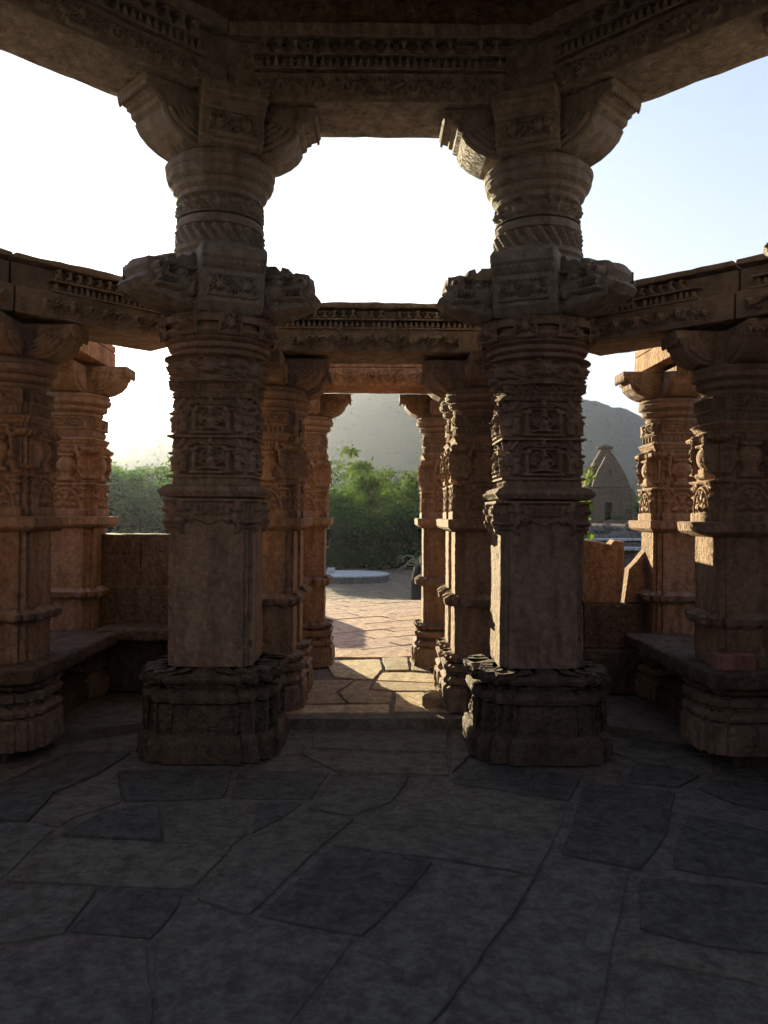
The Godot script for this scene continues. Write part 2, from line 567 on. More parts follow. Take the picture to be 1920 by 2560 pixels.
func make_materials():
	M.red = stone(c8(146, 126, 113), 0.17, 0.9, 1, 4.5, 0.05)
	M.red2 = stone(c8(152, 127, 110), 0.18, 1.1, 2, 4.5, 0.06)
	M.grey = stone(c8(150, 141, 134), 0.17, 0.8, 3, 4.5, 0.03)  # upper stone; greyed and lightened partly to stand in for the flare veil
	M.beam = stone(c8(154, 137, 123), 0.15, 0.8, 4, 4.0, 0.04)
	M.dome = stone(c8(112, 96, 82), 0.3, 0.6, 5, 7.0, 0.05)
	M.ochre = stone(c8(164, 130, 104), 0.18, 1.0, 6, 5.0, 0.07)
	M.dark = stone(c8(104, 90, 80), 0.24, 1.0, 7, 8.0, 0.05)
	M.floor_a = stone(c8(118, 113, 106), 0.16, 1.2, 8, 6.0, 0.03)
	M.floor_b = stone(c8(101, 97, 93), 0.18, 1.3, 9, 7.0, 0.02)
	M.floor_c = stone(c8(123, 116, 107), 0.16, 1.1, 10, 6.0, 0.03)
	M.mortar = stone(c8(122, 112, 106), 0.15, 1.6, 11, 6.0, 0.03)
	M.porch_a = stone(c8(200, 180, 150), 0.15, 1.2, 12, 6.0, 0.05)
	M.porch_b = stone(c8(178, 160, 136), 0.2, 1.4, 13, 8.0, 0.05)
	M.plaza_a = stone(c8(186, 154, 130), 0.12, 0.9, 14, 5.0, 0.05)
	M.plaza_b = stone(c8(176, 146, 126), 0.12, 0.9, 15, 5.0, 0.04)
	M.ruin = stone(c8(114, 95, 82), 0.3, 0.35, 16, 9.0, 0.05)
	M.rubble = stone(c8(118, 112, 106), 0.3, 0.7, 17, 9.0, 0.03)
	M.concrete = stone(c8(176, 174, 170), 0.1, 0.5, 18, 3.0, 0.0)
	M.ground = stone(c8(122, 106, 88), 0.22, 0.11, 19, 6.0, 0.05)
	M.brick = stone(c8(166, 122, 118), 0.15, 3.0, 20, 6.0, 0.05)
	M.hill = stone(c8(54, 52, 45), 0.1, 0.012, 21, 2.0, 0.05)
	M.bark = plain(c8(70, 58, 46))
	M.dead = plain(c8(52, 44, 38))
	M.frond = plain(c8(118, 116, 92))
	M.pole = plain(c8(150, 150, 150))
	M.leaf_a = leafy(Color(1, 1, 1), Color(0.8, 0.95, 0.45))
	M.shade_stone = stone(c8(78, 70, 63), 0.2, 0.8, 23, 5.0, 0.04)  # wall stone darkened so that less warm light bounces across the hall

# ------------------------------------------------------------------ world
func _ready():
	nz.seed = 4
	nz.frequency = 0.35
	nz.fractal_octaves = 3
	rng.seed = 11
	set_camera_and_light()
	make_materials()
	make_tiles()
	build_ground()
	build_hall()
	build_porch()
	build_aisles()
	build_outside()

func set_camera_and_light():
	var cam := Camera3D.new()
	cam.name = "camera"
	add_child(cam)
	cam.fov = rad_to_deg(2.0 * atan(1280.0 / F))
	cam.near = 0.05
	cam.far = 6000.0
	cam.position = Vector3(0, EYE, 0)
	cam.basis = Basis(Vector3.UP, -atan((960.0 - AX) / F)) * Basis(Vector3.RIGHT, atan((HZ - 1280.0) / F)) * Basis(Vector3.BACK, deg_to_rad(0.45))
	cam.current = true
	var az := deg_to_rad(SUN_AZ)
	var el := deg_to_rad(SUN_EL)
	var to_sun := Vector3(-sin(az) * cos(el), sin(el), -cos(az) * cos(el))
	var img := Image.create(1024, 512, false, Image.FORMAT_RGBF)
	for y in 512:
		var e := PI * (0.5 - (y + 0.5) / 512.0)
		for x in 1024:
			var a := TAU * (x + 0.5) / 1024.0
			var dir := Vector3(sin(a) * cos(e), sin(e), -cos(a) * cos(e))
			var g := rad_to_deg(acos(clampf(dir.dot(to_sun), -1.0, 1.0)))
			var t := pow(clampf(1.0 - maxf(0.0, dir.y), 0.0, 1.0), 2.2)
			var c := Vector3(0.30, 0.47, 0.80).lerp(Vector3(0.80, 0.86, 0.92), t)
			c += Vector3(1.0, 0.93, 0.8) * 2.2 * exp(-g / 7.0) + Vector3(1.0, 0.96, 0.9) * 0.75 * exp(-g / 20.0)
			img.set_pixel(x, y, Color(c.x, c.y, c.z))
	var pano := PanoramaSkyMaterial.new()
	pano.panorama = ImageTexture.create_from_image(img)
	var sky := Sky.new()
	sky.sky_material = pano
	var env := Environment.new()
	env.background_mode = Environment.BG_SKY
	env.sky = sky
	env.background_energy_multiplier = 0.225
	env.tonemap_mode = Environment.TONE_MAPPER_LINEAR
	env.tonemap_exposure = 4.9
	env.sdfgi_enabled = true
	env.ssao_enabled = true
	env.ssil_enabled = true
	env.volumetric_fog_enabled = true
	env.volumetric_fog_density = 0.00018
	env.volumetric_fog_albedo = Color(0.9, 0.93, 1.0)
	env.volumetric_fog_anisotropy = 0.58
	var we := WorldEnvironment.new()
	we.name = "world_environment"
	we.environment = env
	add_child(we)
	var sun := DirectionalLight3D.new()
	sun.name = "sun"
	add_child(sun)
	sun.look_at_from_position(Vector3.ZERO, -to_sun, Vector3.UP)
	sun.light_color = Color(1.0, 0.95, 0.78)
	sun.light_energy = 1.6
	sun.light_angular_distance = 0.5
	sun.shadow_enabled = true

func flagstone(parent: Node, called: String, pts: Array, mat, top: float, thick := 0.05, gap := 0.005, ragged := 0.005):
	var poly := PackedVector2Array()
	var mid := Vector2.ZERO
	for p in pts:
		mid += Vector2(p.x, -p.z)
	mid /= pts.size()
	for k in pts.size():
		var a := Vector2(pts[k].x, -pts[k].z)
		var b := Vector2(pts[(k + 1) % pts.size()].x, -pts[(k + 1) % pts.size()].z)
		var n := clampi(int(a.distance_to(b) / 0.11), 1, 9)
		for i in n:
			var q := a.lerp(b, float(i) / n)
			q += (mid - q).normalized() * (gap + (0.006 if i == 0 else 0.0))
			if i > 0: q += Vector2(rng.randf_range(-1, 1), rng.randf_range(-1, 1)) * ragged
			poly.append(q - mid)
	if Geometry2D.triangulate_polygon(poly).is_empty(): return
	var o := part(parent, called, slab_of(poly, thick, 0.004), mat, Vector3(mid.x, top - thick / 2 + rng.randf_range(-0.005, 0.003), -mid.y), Vector3(-PI / 2, 0, 0))
	o.rotation += Vector3(rng.randf_range(-1, 1), 0, rng.randf_range(-1, 1)) * 0.003

func build_ground():
	var pm := PlaneMesh.new()
	pm.size = Vector2(5200, 5200)
	structure("ground", pm, M.ground, Vector3(0, GY, -500))
	# hall floor: one bed of mortar with traced slabs let into it
	var poly := PackedVector2Array()
	for p in [[-0.75, -5.69], [0.75, -5.69], [1.62, -5.56], [2.42, -5.14], [3.4, -4.1], [3.4, 1.5], [-3.4, 1.5], [-3.4, -4.1], [-2.42, -5.14], [-1.62, -5.56]]:
		poly.append(Vector2(p[0], -p[1]))
	var bed := slab_of(poly, 0.3)
	var fl := structure("hall_floor", bed, M.mortar, Vector3(0, -0.012 - 0.15, 0))
	fl.rotation = Vector3(-PI / 2, 0, 0)
	var holder := fl
	var slabs := [
		["a", [[-60, 2390], [363, 2334], [392, 2532], [350, 2660], [-60, 2660]]],
		["a", [[386, 2336], [472, 2260], [610, 2280], [890, 2336], [722, 2560], [640, 2660], [395, 2545]]],
		["b", [[287, 2209], [464, 2222], [455, 2256], [382, 2338], [169, 2317]]],
		["a", [[-60, 2207], [253, 2207], [169, 2323], [-60, 2360]]],
		["c", [[17, 2192], [143, 2087], [586, 2112], [485, 2215]]],
		["b", [[156, 2080], [262, 2023], [400, 2002], [409, 2095]]],
		["a", [[413, 2002], [616, 1994], [620, 2078], [582, 2110], [409, 2099]]],
		["b", [[295, 1922], [586, 1920], [561, 1990], [312, 1998]]],
		["b", [[596, 1919], [828, 1927], [777, 1995], [575, 1990]]],
		["b", [[-60, 1990], [181, 1876], [333, 1876], [253, 1927], [139, 1977], [76, 2045], [-60, 2045]]],
		["c", [[84, 2045], [152, 1981], [278, 1924], [304, 1948], [310, 1998], [190, 2036], [148, 2062]]],
		["c", [[-60, 1890], [354, 1829], [350, 1872], [181, 1872], [-60, 1984]]],
		["a", [[-60, 2053], [143, 2064], [114, 2091], [8, 2190], [-60, 2200]]],
		["a", [[490, 2240], [596, 2112], [748, 2024], [887, 2041], [802, 2113], [625, 2280], [580, 2272]]],
		["b", [[642, 2000], [760, 2000], [740, 2020], [630, 2078]]],
		["a", [[836, 1944], [1022, 1940], [980, 2003], [912, 2024], [880, 2036], [768, 2016]]],
		["c", [[748, 1878], [1115, 1884], [1127, 1936], [836, 1924]]],
		["a", [[786, 1815], [1119, 1822], [1121, 1878], [777, 1866]]],
		["c", [[971, 2028], [1034, 1957], [1123, 1961], [1422, 2007], [1392, 2090], [1208, 2064]]],
		["a", [[912, 2028], [971, 2033], [1208, 2069], [1390, 2096], [1342, 2186], [1130, 2148], [830, 2108]]],
		["b", [[832, 2111], [1085, 2149], [950, 2300], [904, 2334], [836, 2324], [642, 2279]]],
		["a", [[1106, 2153], [1340, 2190], [1250, 2330], [1225, 2362], [1072, 2560], [1010, 2660], [690, 2660], [895, 2345], [960, 2300]]],
		["a", [[1400, 2146], [1570, 2175], [1566, 2222], [1540, 2344], [1490, 2560], [1468, 2660], [1030, 2660], [1080, 2560], [1260, 2330], [1345, 2190]]],
		["b", [[1465, 1956], [1692, 1981], [1667, 2095], [1600, 2172], [1401, 2133]]],
		["b", [[1718, 2036], [1828, 2053], [1980, 2092], [1980, 2217], [1684, 2171], [1680, 2137]]],
		["b", [[1600, 2192], [1980, 2227], [1980, 2390], [1768, 2365], [1595, 2319]]],
		["c", [[1570, 2338], [1768, 2380], [1980, 2402], [1980, 2472], [1600, 2395], [1560, 2400]]],
		["a", [[1570, 2412], [1600, 2402], [1980, 2482], [1980, 2660], [1530, 2660], [1553, 2560]]],
		["b", [[1583, 1905], [1667, 1914], [1756, 1939], [1697, 1969], [1566, 1956]]],
		["b", [[1743, 1969], [1811, 1945], [1980, 1974], [1980, 2034], [1840, 2012]]],
		["b", [[1802, 1907], [1980, 1934], [1980, 1964], [1806, 1937]]],
		["b", [[1583, 1844], [1701, 1848], [1819, 1874], [1798, 1889], [1566, 1865]]],
		["c", [[1535, 1880], [1642, 1882], [1785, 1899], [1790, 1931], [1684, 1922], [1580, 1900]]],
		["b", [[1131, 1944], [1182, 1904], [1317, 1920], [1330, 1985], [1128, 1955]]],
		["b", [[1325, 1922], [1455, 1947], [1424, 2002], [1335, 1985]]],
		["c", [[718, 1820], [769, 1824], [769, 1860], [700, 1905], [663, 1910]]],
		["c", [[1127, 1820], [1153, 1824], [1174, 1888], [1131, 1930]]],
	]
	for s in slabs:
		var pts := []
		for q in s[1]:
			var w := on(q[0], q[1])
			# `on` gives world positions; the floor node is turned, so undo that below
			pts.append(w)
		flagstone(holder, "flagstone", pts, M["floor_" + s[0]], 0.0)
	var zr := -2.08
	while zr < 1.2:                                             # beyond the foot of the picture the paving goes on in courses
		var x := -3.2
		while x < 3.1:
			var wd := rng.randf_range(0.6, 1.1)
			flagstone(holder, "flagstone", [Vector3(x, 0, zr), Vector3(x + wd, 0, zr), Vector3(x + wd, 0, zr + 0.7), Vector3(x, 0, zr + 0.7)], M["floor_a"] if rng.randf() < 0.6 else M["floor_b"], 0.0)
			x += wd
		zr += 0.7
	for c in fl.get_children():                                 # children of a turned bed: give them their own places again
		c.transform = fl.transform.affine_inverse() * c.transform
	# porch and aisle floor, a low step above
	var pf := PackedVector2Array()
	for p in [[-0.75, -5.7], [0.75, -5.7], [1.62, -5.57], [2.43, -5.15], [3.41, -4.1], [3.41, 1.5], [4.6, 1.5], [4.6, -8.0], [1.9, -8.3], [1.9, -13.75], [-1.75, -13.75], [-1.75, -8.3], [-4.6, -8.0], [-4.6, 1.5], [-3.41, 1.5], [-3.41, -4.1], [-2.43, -5.15], [-1.62, -5.57]]:
		pf.append(Vector2(p[0], -p[1]))
	var pl := structure("porch_floor", slab_of(pf, 0.85), M.mortar, Vector3(0, S - 0.014 - 0.425, 0))
	pl.rotation = Vector3(-PI / 2, 0, 0)
	var ps := [
		["a", [[856, 1650], [950, 1648], [958, 1672], [934, 1697], [888, 1696], [836, 1692], [816, 1660]]],
		["b", [[954, 1644], [1018, 1643], [1024, 1674], [964, 1675]]],
		["b", [[1024, 1644], [1066, 1645], [1078, 1680], [1030, 1675]]],
		["a", [[954, 1680], [1030, 1679], [1092, 1684], [1098, 1706], [938, 1699]]],
		["b", [[936, 1702], [1098, 1708], [1108, 1726], [986, 1726], [926, 1721]]],
		["a", [[988, 1728], [1108, 1728], [1130, 1778], [984, 1776]]],
		["b", [[890, 1700], [932, 1702], [922, 1724], [982, 1730], [976, 1758], [870, 1756], [846, 1730]]],
		["b", [[770, 1700], [884, 1699], [842, 1730], [866, 1756], [740, 1758]]],
		["a", [[730, 1762], [976, 1760], [976, 1780], [700, 1782]]],
	]
	for s in ps:
		var pts := []
		for q in s[1]: pts.append(on(q[0], q[1], S))
		flagstone(pl, "flagstone", pts, M["porch_" + s[0]], S, 0.06, 0.006, 0.008)
	# stone sill along the edge of the step down into the hall
	for e in [[-0.74, -0.05], [-0.05, 0.42], [0.42, 0.74]]:
		flagstone(pl, "step_stone", [Vector3(e[0], 0, -5.69), Vector3(e[1], 0, -5.69), Vector3(e[1], 0, -5.80), Vector3(e[0], 0, -5.80)], M.floor_c, S, 0.1, 0.003, 0.002)
	# plaza paving, laid askew
	var turn := deg_to_rad(-33.0)
	var v := -7.0
	while v < 9.0:
		var hgt := rng.randf_range(0.16, 0.42)
		var u := -6.0 + rng.randf() * 0.5
		while u < 7.0:
			var wd := rng.randf_range(0.45, 1.3)
			var pts := []
			var inside := true
			var far := 0.0
			for c in [[u, v], [u + wd, v], [u + wd, v + hgt], [u, v + hgt]]:
				var q := Vector2(c[0], c[1]).rotated(turn)
				var w := Vector3(q.x, 0, q.y - 10.9)
				pts.append(w)
				if absf(w.x) > 1.95 or w.z > -8.05 or w.z < -14.0: inside = false
			if inside or (absf(pts[0].x) < 2.3 and pts[0].z < -7.9 and pts[0].z > -14.0):
				var cl := clip_rect(pts, -1.72, 1.86, -13.72, -8.12)
				if cl.size() > 2: flagstone(pl, "paving_stone", cl, M["plaza_a"] if rng.randf() < 0.55 else M["plaza_b"], S + 0.002, 0.05, 0.007, 0.004)
			u += wd
		v += hgt
	for c in pl.get_children():
		c.transform = pl.transform.affine_inverse() * c.transform

func clip_rect(pts: Array, x0: float, x1: float, z0: float, z1: float) -> Array:
	var a := PackedVector2Array()
	for p in pts: a.append(Vector2(p.x, p.z))
	var r := Geometry2D.intersect_polygons(a, PackedVector2Array([Vector2(x0, z0), Vector2(x1, z0), Vector2(x1, z1), Vector2(x0, z1)]))
	var out := []
	if r.size() > 0:
		var q: PackedVector2Array = r[0]
		var area := 0.0
		for k in q.size(): area += q[k].cross(q[(k + 1) % q.size()]) / 2
		if absf(area) < 0.012: return out
		for p in q:
			if out.is_empty() or Vector2(out[-1].x, out[-1].z).distance_to(p) > 0.02: out.append(Vector3(p.x, 0, p.y))
	return out

# ------------------------------------------------------------------ carved members
func curve_poly(pts: Array) -> PackedVector2Array:
	var o := PackedVector2Array()
	for p in pts: o.append(Vector2(p[0], p[1]))
	return o

# bracket arm along +x: outline from the belly to the lip, scroll ribs on its cheeks, a toothed fringe under the lip
func bracket_arm(parent: Node, called: String, outline: Array, belly: Array, pivot: Vector2, width: float, mat, at: Vector3, turn: float, fringe := Vector3.ZERO, ragged := 0.0, mask = null):
	var key := str(outline) + str(width) + str(ragged)
	if not cache.has(key):
		var poly := curve_poly(outline)
		if ragged > 0.0:
			for k in poly.size():
				if poly[k].x > 0.2: poly[k] += Vector2(rng.randf_range(-1, 1), rng.randf_range(-1, 1)) * ragged
		var ms := [[swollen(poly, width, pivot, 0.16) if ragged > 0.0 else slab_of(poly, width, 0.012), Transform3D()]]
		for s in ([0.9, 0.76, 0.62, 0.48] if mask == null else []):
			var q := PackedVector2Array()
			for p in belly: q.append(pivot + (Vector2(p[0], p[1]) - pivot) * s)
			for k in range(belly.size() - 1, -1, -1):
				var p: Vector2 = Vector2(belly[k][0], belly[k][1])
				var th := 0.035 * sin(PI * (k + 0.6) / (belly.size() + 0.2))
				q.append(pivot + (p - pivot) * (s - 0.02 - th / maxf(0.05, (p - pivot).length())))
			ms.append([slab_of(q, width + (0.05 if ragged == 0.0 else -0.02), 0.01), Transform3D()])
		if fringe != Vector3.ZERO:
			var n := int(width / 0.035)
			var q := PackedVector2Array()
			for k in n:
				var x0 := -width / 2 + width * k / n
				q.append(Vector2(x0, 0)); q.append(Vector2(x0 + width / n * 0.5, -0.032))
			q.append(Vector2(width / 2, 0)); q.append(Vector2(width / 2, 0.01)); q.append(Vector2(-width / 2, 0.01))
			ms.append([slab_of(q, 0.016, 0.003), Transform3D(Basis(Vector3.UP, PI / 2), fringe)])
		if mask != null: ms.append(mask)
		if ragged > 0.0:
			ms.append([panel(0.36, 0.205, T.beast, 1.0, 0.075, 0.0075), Transform3D(Basis.IDENTITY, Vector3(0.425, 0.075, width / 2 - 0.012))])
			ms.append([panel(0.36, 0.205, T.beast_mirrored, 1.0, 0.075, 0.0075), Transform3D(Basis(Vector3.UP, PI), Vector3(0.425, 0.075, -width / 2 + 0.012))])
		cache[key] = joined(ms)
	return part(parent, called, cache[key], mat, at, Vector3(0, turn, 0))

# the same outline swelling towards the middle of its width, as a carved head does
func swollen(poly: PackedVector2Array, width: float, pivot: Vector2, plump: float) -> ArrayMesh:
	if Geometry2D.is_polygon_clockwise(poly): poly.reverse()
	var tri := Geometry2D.triangulate_polygon(poly)
	var n := poly.size()
	var m := 10
	var v := PackedVector3Array()
	var idx := PackedInt32Array()
	for j in m + 1:
		var f := cos(PI * (1.0 - float(j) / m))
		var sc := 1.0 - plump + plump * sqrt(maxf(0.0, 1.0 - f * f))
		for k in n:
			var p := pivot + (poly[k] - pivot) * sc
			if poly[k].x < 0.01: p = poly[k]
			var w := Vector3(p.x, p.y, f * width / 2)
			v.append(w + Vector3(1, 1, 0) * 0.007 * (nz.get_noise_3d(w.x * 40, w.y * 40, w.z * 40) + nz.get_noise_3d(w.x * 90, w.y * 90, w.z * 90)))
	for j in m:
		for k in n:
			var a := j * n + k
			var b := j * n + (k + 1) % n
			idx.append_array([a, b + n, b, a, a + n, b + n])
	var f3 := PackedVector3Array()
	for i in idx: f3.append(v[i])
	for e in [0, m]:
		for k in range(0, tri.size(), 3):
			var a := v[e * n + tri[k]]; var b := v[e * n + tri[k + 1]]; var c := v[e * n + tri[k + 2]]
			var up := (b - a).cross(c - a).z > 0
			if (e == m) == up: f3.append_array([a, c, b])
			else: f3.append_array([a, b, c])
	return flat(f3)

func joined(ms: Array) -> ArrayMesh:
	var v := PackedVector3Array()
	var n := PackedVector3Array()
	for e in ms:
		var a: Array = (e[0] as ArrayMesh).surface_get_arrays(0)
		var x: Transform3D = e[1]
		var nb := x.basis.orthonormalized()
		var av: PackedVector3Array = a[Mesh.ARRAY_VERTEX]
		var an: PackedVector3Array = a[Mesh.ARRAY_NORMAL]
		if a[Mesh.ARRAY_INDEX] != null and a[Mesh.ARRAY_INDEX].size() > 0:
			for k in a[Mesh.ARRAY_INDEX]:
				v.append(x * av[k]); n.append(nb * an[k])
		else:
			for k in av.size():
				v.append(x * av[k]); n.append(nb * an[k])
	return arr_mesh(v, n)

# chisel marks, pits and chipped arrises of a plain shaft face
func worn(sd: int, h: float) -> Callable:
	var r := RandomNumberGenerator.new()
	r.seed = sd
	var pits := []
	for k in 46: pits.append([r.randi_range(0, 19), r.randf(), r.randf(), r.randf_range(0.008, 0.03), r.randf_range(0.006, 0.018)])
	var n := FastNoiseLite.new()
	n.seed = sd
	n.frequency = 1.0
	return func(e, t, v):
		var o := 0.0
		var y: float = v * h
		var wd := 0.43 if e % 5 == 0 else 0.04
		for p in pits:
			if p[0] == e:
				var q: float = Vector2((t - p[1]) * wd, (y - p[2] * h) * 0.7).length() / p[3]
				if q < 1.0: o -= p[4] * (1.0 - q * q)
		var ed: float = minf(t, 1.0 - t) * wd
		if e % 5 == 0 or e % 5 == 2 or e % 5 == 3:
			o -= 0.022 * maxf(0.0, n.get_noise_3d(y * 9.0, e * 5.0 + roundf(t), 0.0) - 0.12) * clampf(1.0 - ed / 0.035, 0.0, 1.0)
		o += 0.0016 * n.get_noise_3d(y * 70.0 + t * 20.0, t * wd * 25.0, e * 3.0)
		return o

func four(tile: HM, depth: float, rep := 1.0) -> Callable:
	return func(_e, t, v): return tile.at(t * rep, v) * depth

func wide(tile: HM, depth: float, edges: Array, rep := 1.0) -> Callable:
	return func(e, t, v): return tile.at(t * rep, v) * depth * clampf(minf(t, 1 - t) * 14, 0, 1) if e in edges else 0.0

func round_band(n: int, r: float, prof: Array, tile = null, depth := 0.0, rep := 8.0, amp := 0.002, step := 0.012) -> ArrayMesh:
	var rel = null
	if tile != null: rel = func(e, _t, v): return tile.at(e * rep / n, v) * depth
	return band(ring(n, r), prof, rel, step, amp, true)

const UP_BELLY := [[0.30, 0.0], [0.37, 0.02], [0.44, 0.055], [0.495, 0.10], [0.525, 0.15]]
const UP_ARM := [[0.0, 0.0], [0.30, 0.0], [0.37, 0.02], [0.44, 0.055], [0.495, 0.10], [0.525, 0.15], [0.518, 0.17], [0.55, 0.185], [0.555, 0.215], [0.58, 0.222], [0.585, 0.24], [0.63, 0.252], [0.645, 0.275], [0.64, 0.325], [0.0, 0.325]]
const UP_FRONT := [[0.0, 0.0], [0.30, 0.0], [0.335, 0.018], [0.338, 0.04], [0.362, 0.045], [0.368, 0.185], [0.392, 0.19], [0.396, 0.21], [0.43, 0.222], [0.434, 0.238], [0.465, 0.246], [0.476, 0.266], [0.47, 0.325], [0.0, 0.325]]
const LOW_BELLY := [[0.30, 0.16], [0.40, 0.15], [0.50, 0.16], [0.57, 0.20], [0.585, 0.25]]
const LOW_ARM := [[0.0, 0.0], [0.30, 0.0], [0.47, 0.045], [0.63, 0.105], [0.665, 0.135], [0.645, 0.165], [0.612, 0.19], [0.632, 0.235], [0.61, 0.28], [0.55, 0.292], [0.505, 0.282], [0.488, 0.325], [0.45, 0.335], [0.432, 0.305], [0.39, 0.35], [0.34, 0.342], [0.31, 0.385], [0.0, 0.385]]
const LOW_FRONT := [[0.0, 0.0], [0.34, 0.0], [0.40, 0.05], [0.415, 0.24], [0.44, 0.255], [0.46, 0.29], [0.48, 0.305], [0.48, 0.36], [0.44, 0.39], [0.0, 0.395]]

func main_column(label: String, at: Vector3, radial: float, variant: int, detailed := true) -> Node3D:
	var o := thing("carved_column", label, "column", at, 0.0, "tall carved columns round the hall")
	var b := redent(0.438, 0.225, [[0.325, 0.40], [0.325, 0.325]])
	var bt := PI / 2 * variant
	if not cache.has("mc%d" % variant):
		var m := {}
		nz.seed = 4 + variant
		m.plinth = band(b, [[0.0, 0.015], [0.12, 0.012], [0.155, 0.0], [0.165, -0.02]], null, 0.03, 0.0085)
		m.block = band(b, [[0.165, -0.035], [0.34, -0.045]], func(e, t, v): return T.crest.at(t, v) * 0.022 if e % 7 == 0 else 0.0, 0.011, 0.004)
		m.torus = band(b, [[0.34, -0.05], [0.355, -0.02], [0.385, -0.008], [0.415, -0.018], [0.432, -0.05]], null, 0.03, 0.005)
		m.neck = band(b, [[0.432, -0.075], [0.462, -0.075]], null, 0.05, 0.002)
		m.slab = band(b, [[0.462, -0.055], [0.475, -0.002], [0.50, 0.012], [0.523, 0.0], [0.535, -0.03], [0.55, -0.13]], func(_e, t, v): return -0.028 * absf(sin(t * PI * 2.0)) * clampf(1.6 - v, 0, 1), 0.012, 0.006)
		var sh := redent(0.265, 0.215, [[0.24, 0.24]])
		m.shaft = band(sh, [[0.54, 0.0], [1.375, 0.0]], worn(3 + variant, 0.835), 0.013, 0.003)
		m.ogee = band(sh, [[1.375, 0.0], [1.60, 0.008]], func(e, t, v): return T.ogee.at(t, v) * 0.035 if e % 5 == 0 else T.ogee.at(0.02, v) * 0.035, 0.008, 0.002)
		m.torus2 = band(sq(0.262), [[1.605, 0.0], [1.615, 0.028], [1.645, 0.045], [1.675, 0.03], [1.69, -0.005]], func(_e, t, v): return T.rope.at(t * 5.0, v) * 0.012 * (1 - absf(v * 2 - 1)), 0.008, 0.002)
		m.recess = band(sq(0.235), [[1.69, 0.0], [1.735, 0.005]], func(_e, t, v): return T.petal.at(t * 9.0, v) * 0.012, 0.01, 0.002)
		m.fig1 = band(sq(0.222), [[1.735, 0.0], [1.985, 0.0]], four(T.figure, 0.065), 0.0062, 0.0015)
		m.fig2 = band(sq(0.222), [[1.985, 0.0], [2.235, 0.0]], four(T.figure, 0.065), 0.0062, 0.0015)
		m.crown = band(sq(0.225), [[2.235, 0.0], [2.335, 0.012]], four(T.bowl, 0.035, 3.0), 0.008, 0.002)
		m.maskband = round_band(80, 0.262, [[2.335, 0.0], [2.36, 0.018], [2.47, 0.025], [2.50, 0.045]], T.mask, 0.055, 6.0, 0.002, 0.008)
		m.rings = round_band(72, 0.27, [[2.50, 0.0], [2.512, 0.03], [2.53, 0.035], [2.537, 0.022], [2.552, 0.05], [2.575, 0.06], [2.583, 0.04], [2.60, 0.075], [2.615, 0.06]])
		m.octo = band(ring(8, 0.375, PI / 8), [[2.615, -0.03], [2.64, 0.0], [2.655, 0.0], [2.66, -0.03], [2.69, -0.03], [2.695, 0.006], [2.73, 0.012], [2.745, -0.01], [2.76, -0.02]], null, 0.02, 0.002)
		m.petal = panel(0.15, 0.135, T.mask, 1.0, 0.045, 0.007)
		m.cone = band(ring(8, 0.35, PI / 8), [[2.76, -0.03], [2.80, 0.03], [2.815, 0.03]], null, 0.03, 0.003)
		m.foot = round_band(64, 0.262, [[3.14, 0.03], [3.155, 0.035], [3.168, 0.005], [3.185, 0.03], [3.21, 0.036], [3.22, 0.0]])
		m.leaves = round_band(96, 0.25, [[3.215, 0.0], [3.33, 0.006]], T.rope, 0.035, 12.0, 0.002, 0.008)
		m.torus3 = round_band(64, 0.25, [[3.33, 0.0], [3.342, 0.028], [3.365, 0.036], [3.392, 0.024], [3.405, 0.0]])
		m.bowls = round_band(112, 0.248, [[3.405, 0.0], [3.52, 0.004]], T.mask, 0.04, 7.0, 0.002, 0.008)
		m.drum = round_band(72, 0.25, [[3.52, 0.0], [3.535, 0.02], [3.552, 0.026], [3.565, 0.02], [3.585, 0.052], [3.612, 0.062], [3.622, 0.05], [3.642, 0.085], [3.672, 0.098], [3.692, 0.09], [3.70, 0.10], [3.73, 0.108], [3.752, 0.094], [3.765, 0.06], [3.79, 0.052]])
		m.face = panel(0.32, 0.135, T.mask, 2.0, 0.05, 0.006)
		nz.seed = 4
		cache["mc%d" % variant] = m
	var m: Dictionary = cache["mc%d" % variant]
	var lo = M.red
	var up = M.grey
	var base := part(o, "base", m.plinth, M.dark, Vector3.ZERO, Vector3(0, bt, 0))
	part(base, "base_block", m.block, M.dark)
	part(base, "base_torus", m.torus, M.dark)
	part(base, "base_neck", m.neck, M.dark)
	part(base, "petal_slab", m.slab, M.dark)
	var sft := part(o, "shaft", m.shaft, lo)
	part(sft, "leaf_carving", m.ogee, lo)
	part(sft, "rope_torus", m.torus2, lo)
	part(sft, "petal_course", m.recess, lo)
	part(o, "figure_panel", m.fig1, lo)
	part(o, "figure_panel", m.fig2, lo)
	part(o, "crown_course", m.crown, lo)
	part(o, "mask_course", m.maskband, lo)
	part(o, "ring_moulding", m.rings, lo)
	var oc := part(o, "octagonal_moulding", m.octo, lo, Vector3.ZERO, Vector3(0, radial, 0))
	for k in 8:
		var a := k * PI / 4
		part(oc, "hanging_leaf", m.petal, lo, Vector3(sin(a) * 0.345, 2.615, cos(a) * 0.345), Vector3(0.12, a, 0))
	var cp := part(o, "lower_capital", m.cone, up, Vector3.ZERO, Vector3(0, radial, 0))
	var low := 2.755
	# arms: x axis of an arm turned to the beams; local +z of the capital looks to the middle of the hall
	for k in 2:
		var sgn := -1.0 if k == 0 else 1.0
		bracket_arm(cp, "beast_arm", LOW_ARM, LOW_BELLY, Vector2(0.34, 0.27), 0.34, up, Vector3(0, low, 0), -PI / 2 + sgn * deg_to_rad(67.5), Vector3.ZERO, 0.008)
	bracket_arm(cp, "front_arm", LOW_FRONT, LOW_BELLY, Vector2(0.3, 0.2), 0.4, up, Vector3(0, low, 0), -PI / 2, Vector3(0.452, 0.292, 0), 0.0, [m.face, Transform3D(Basis(Vector3.UP, PI / 2), Vector3(0.410, 0.075, 0))])
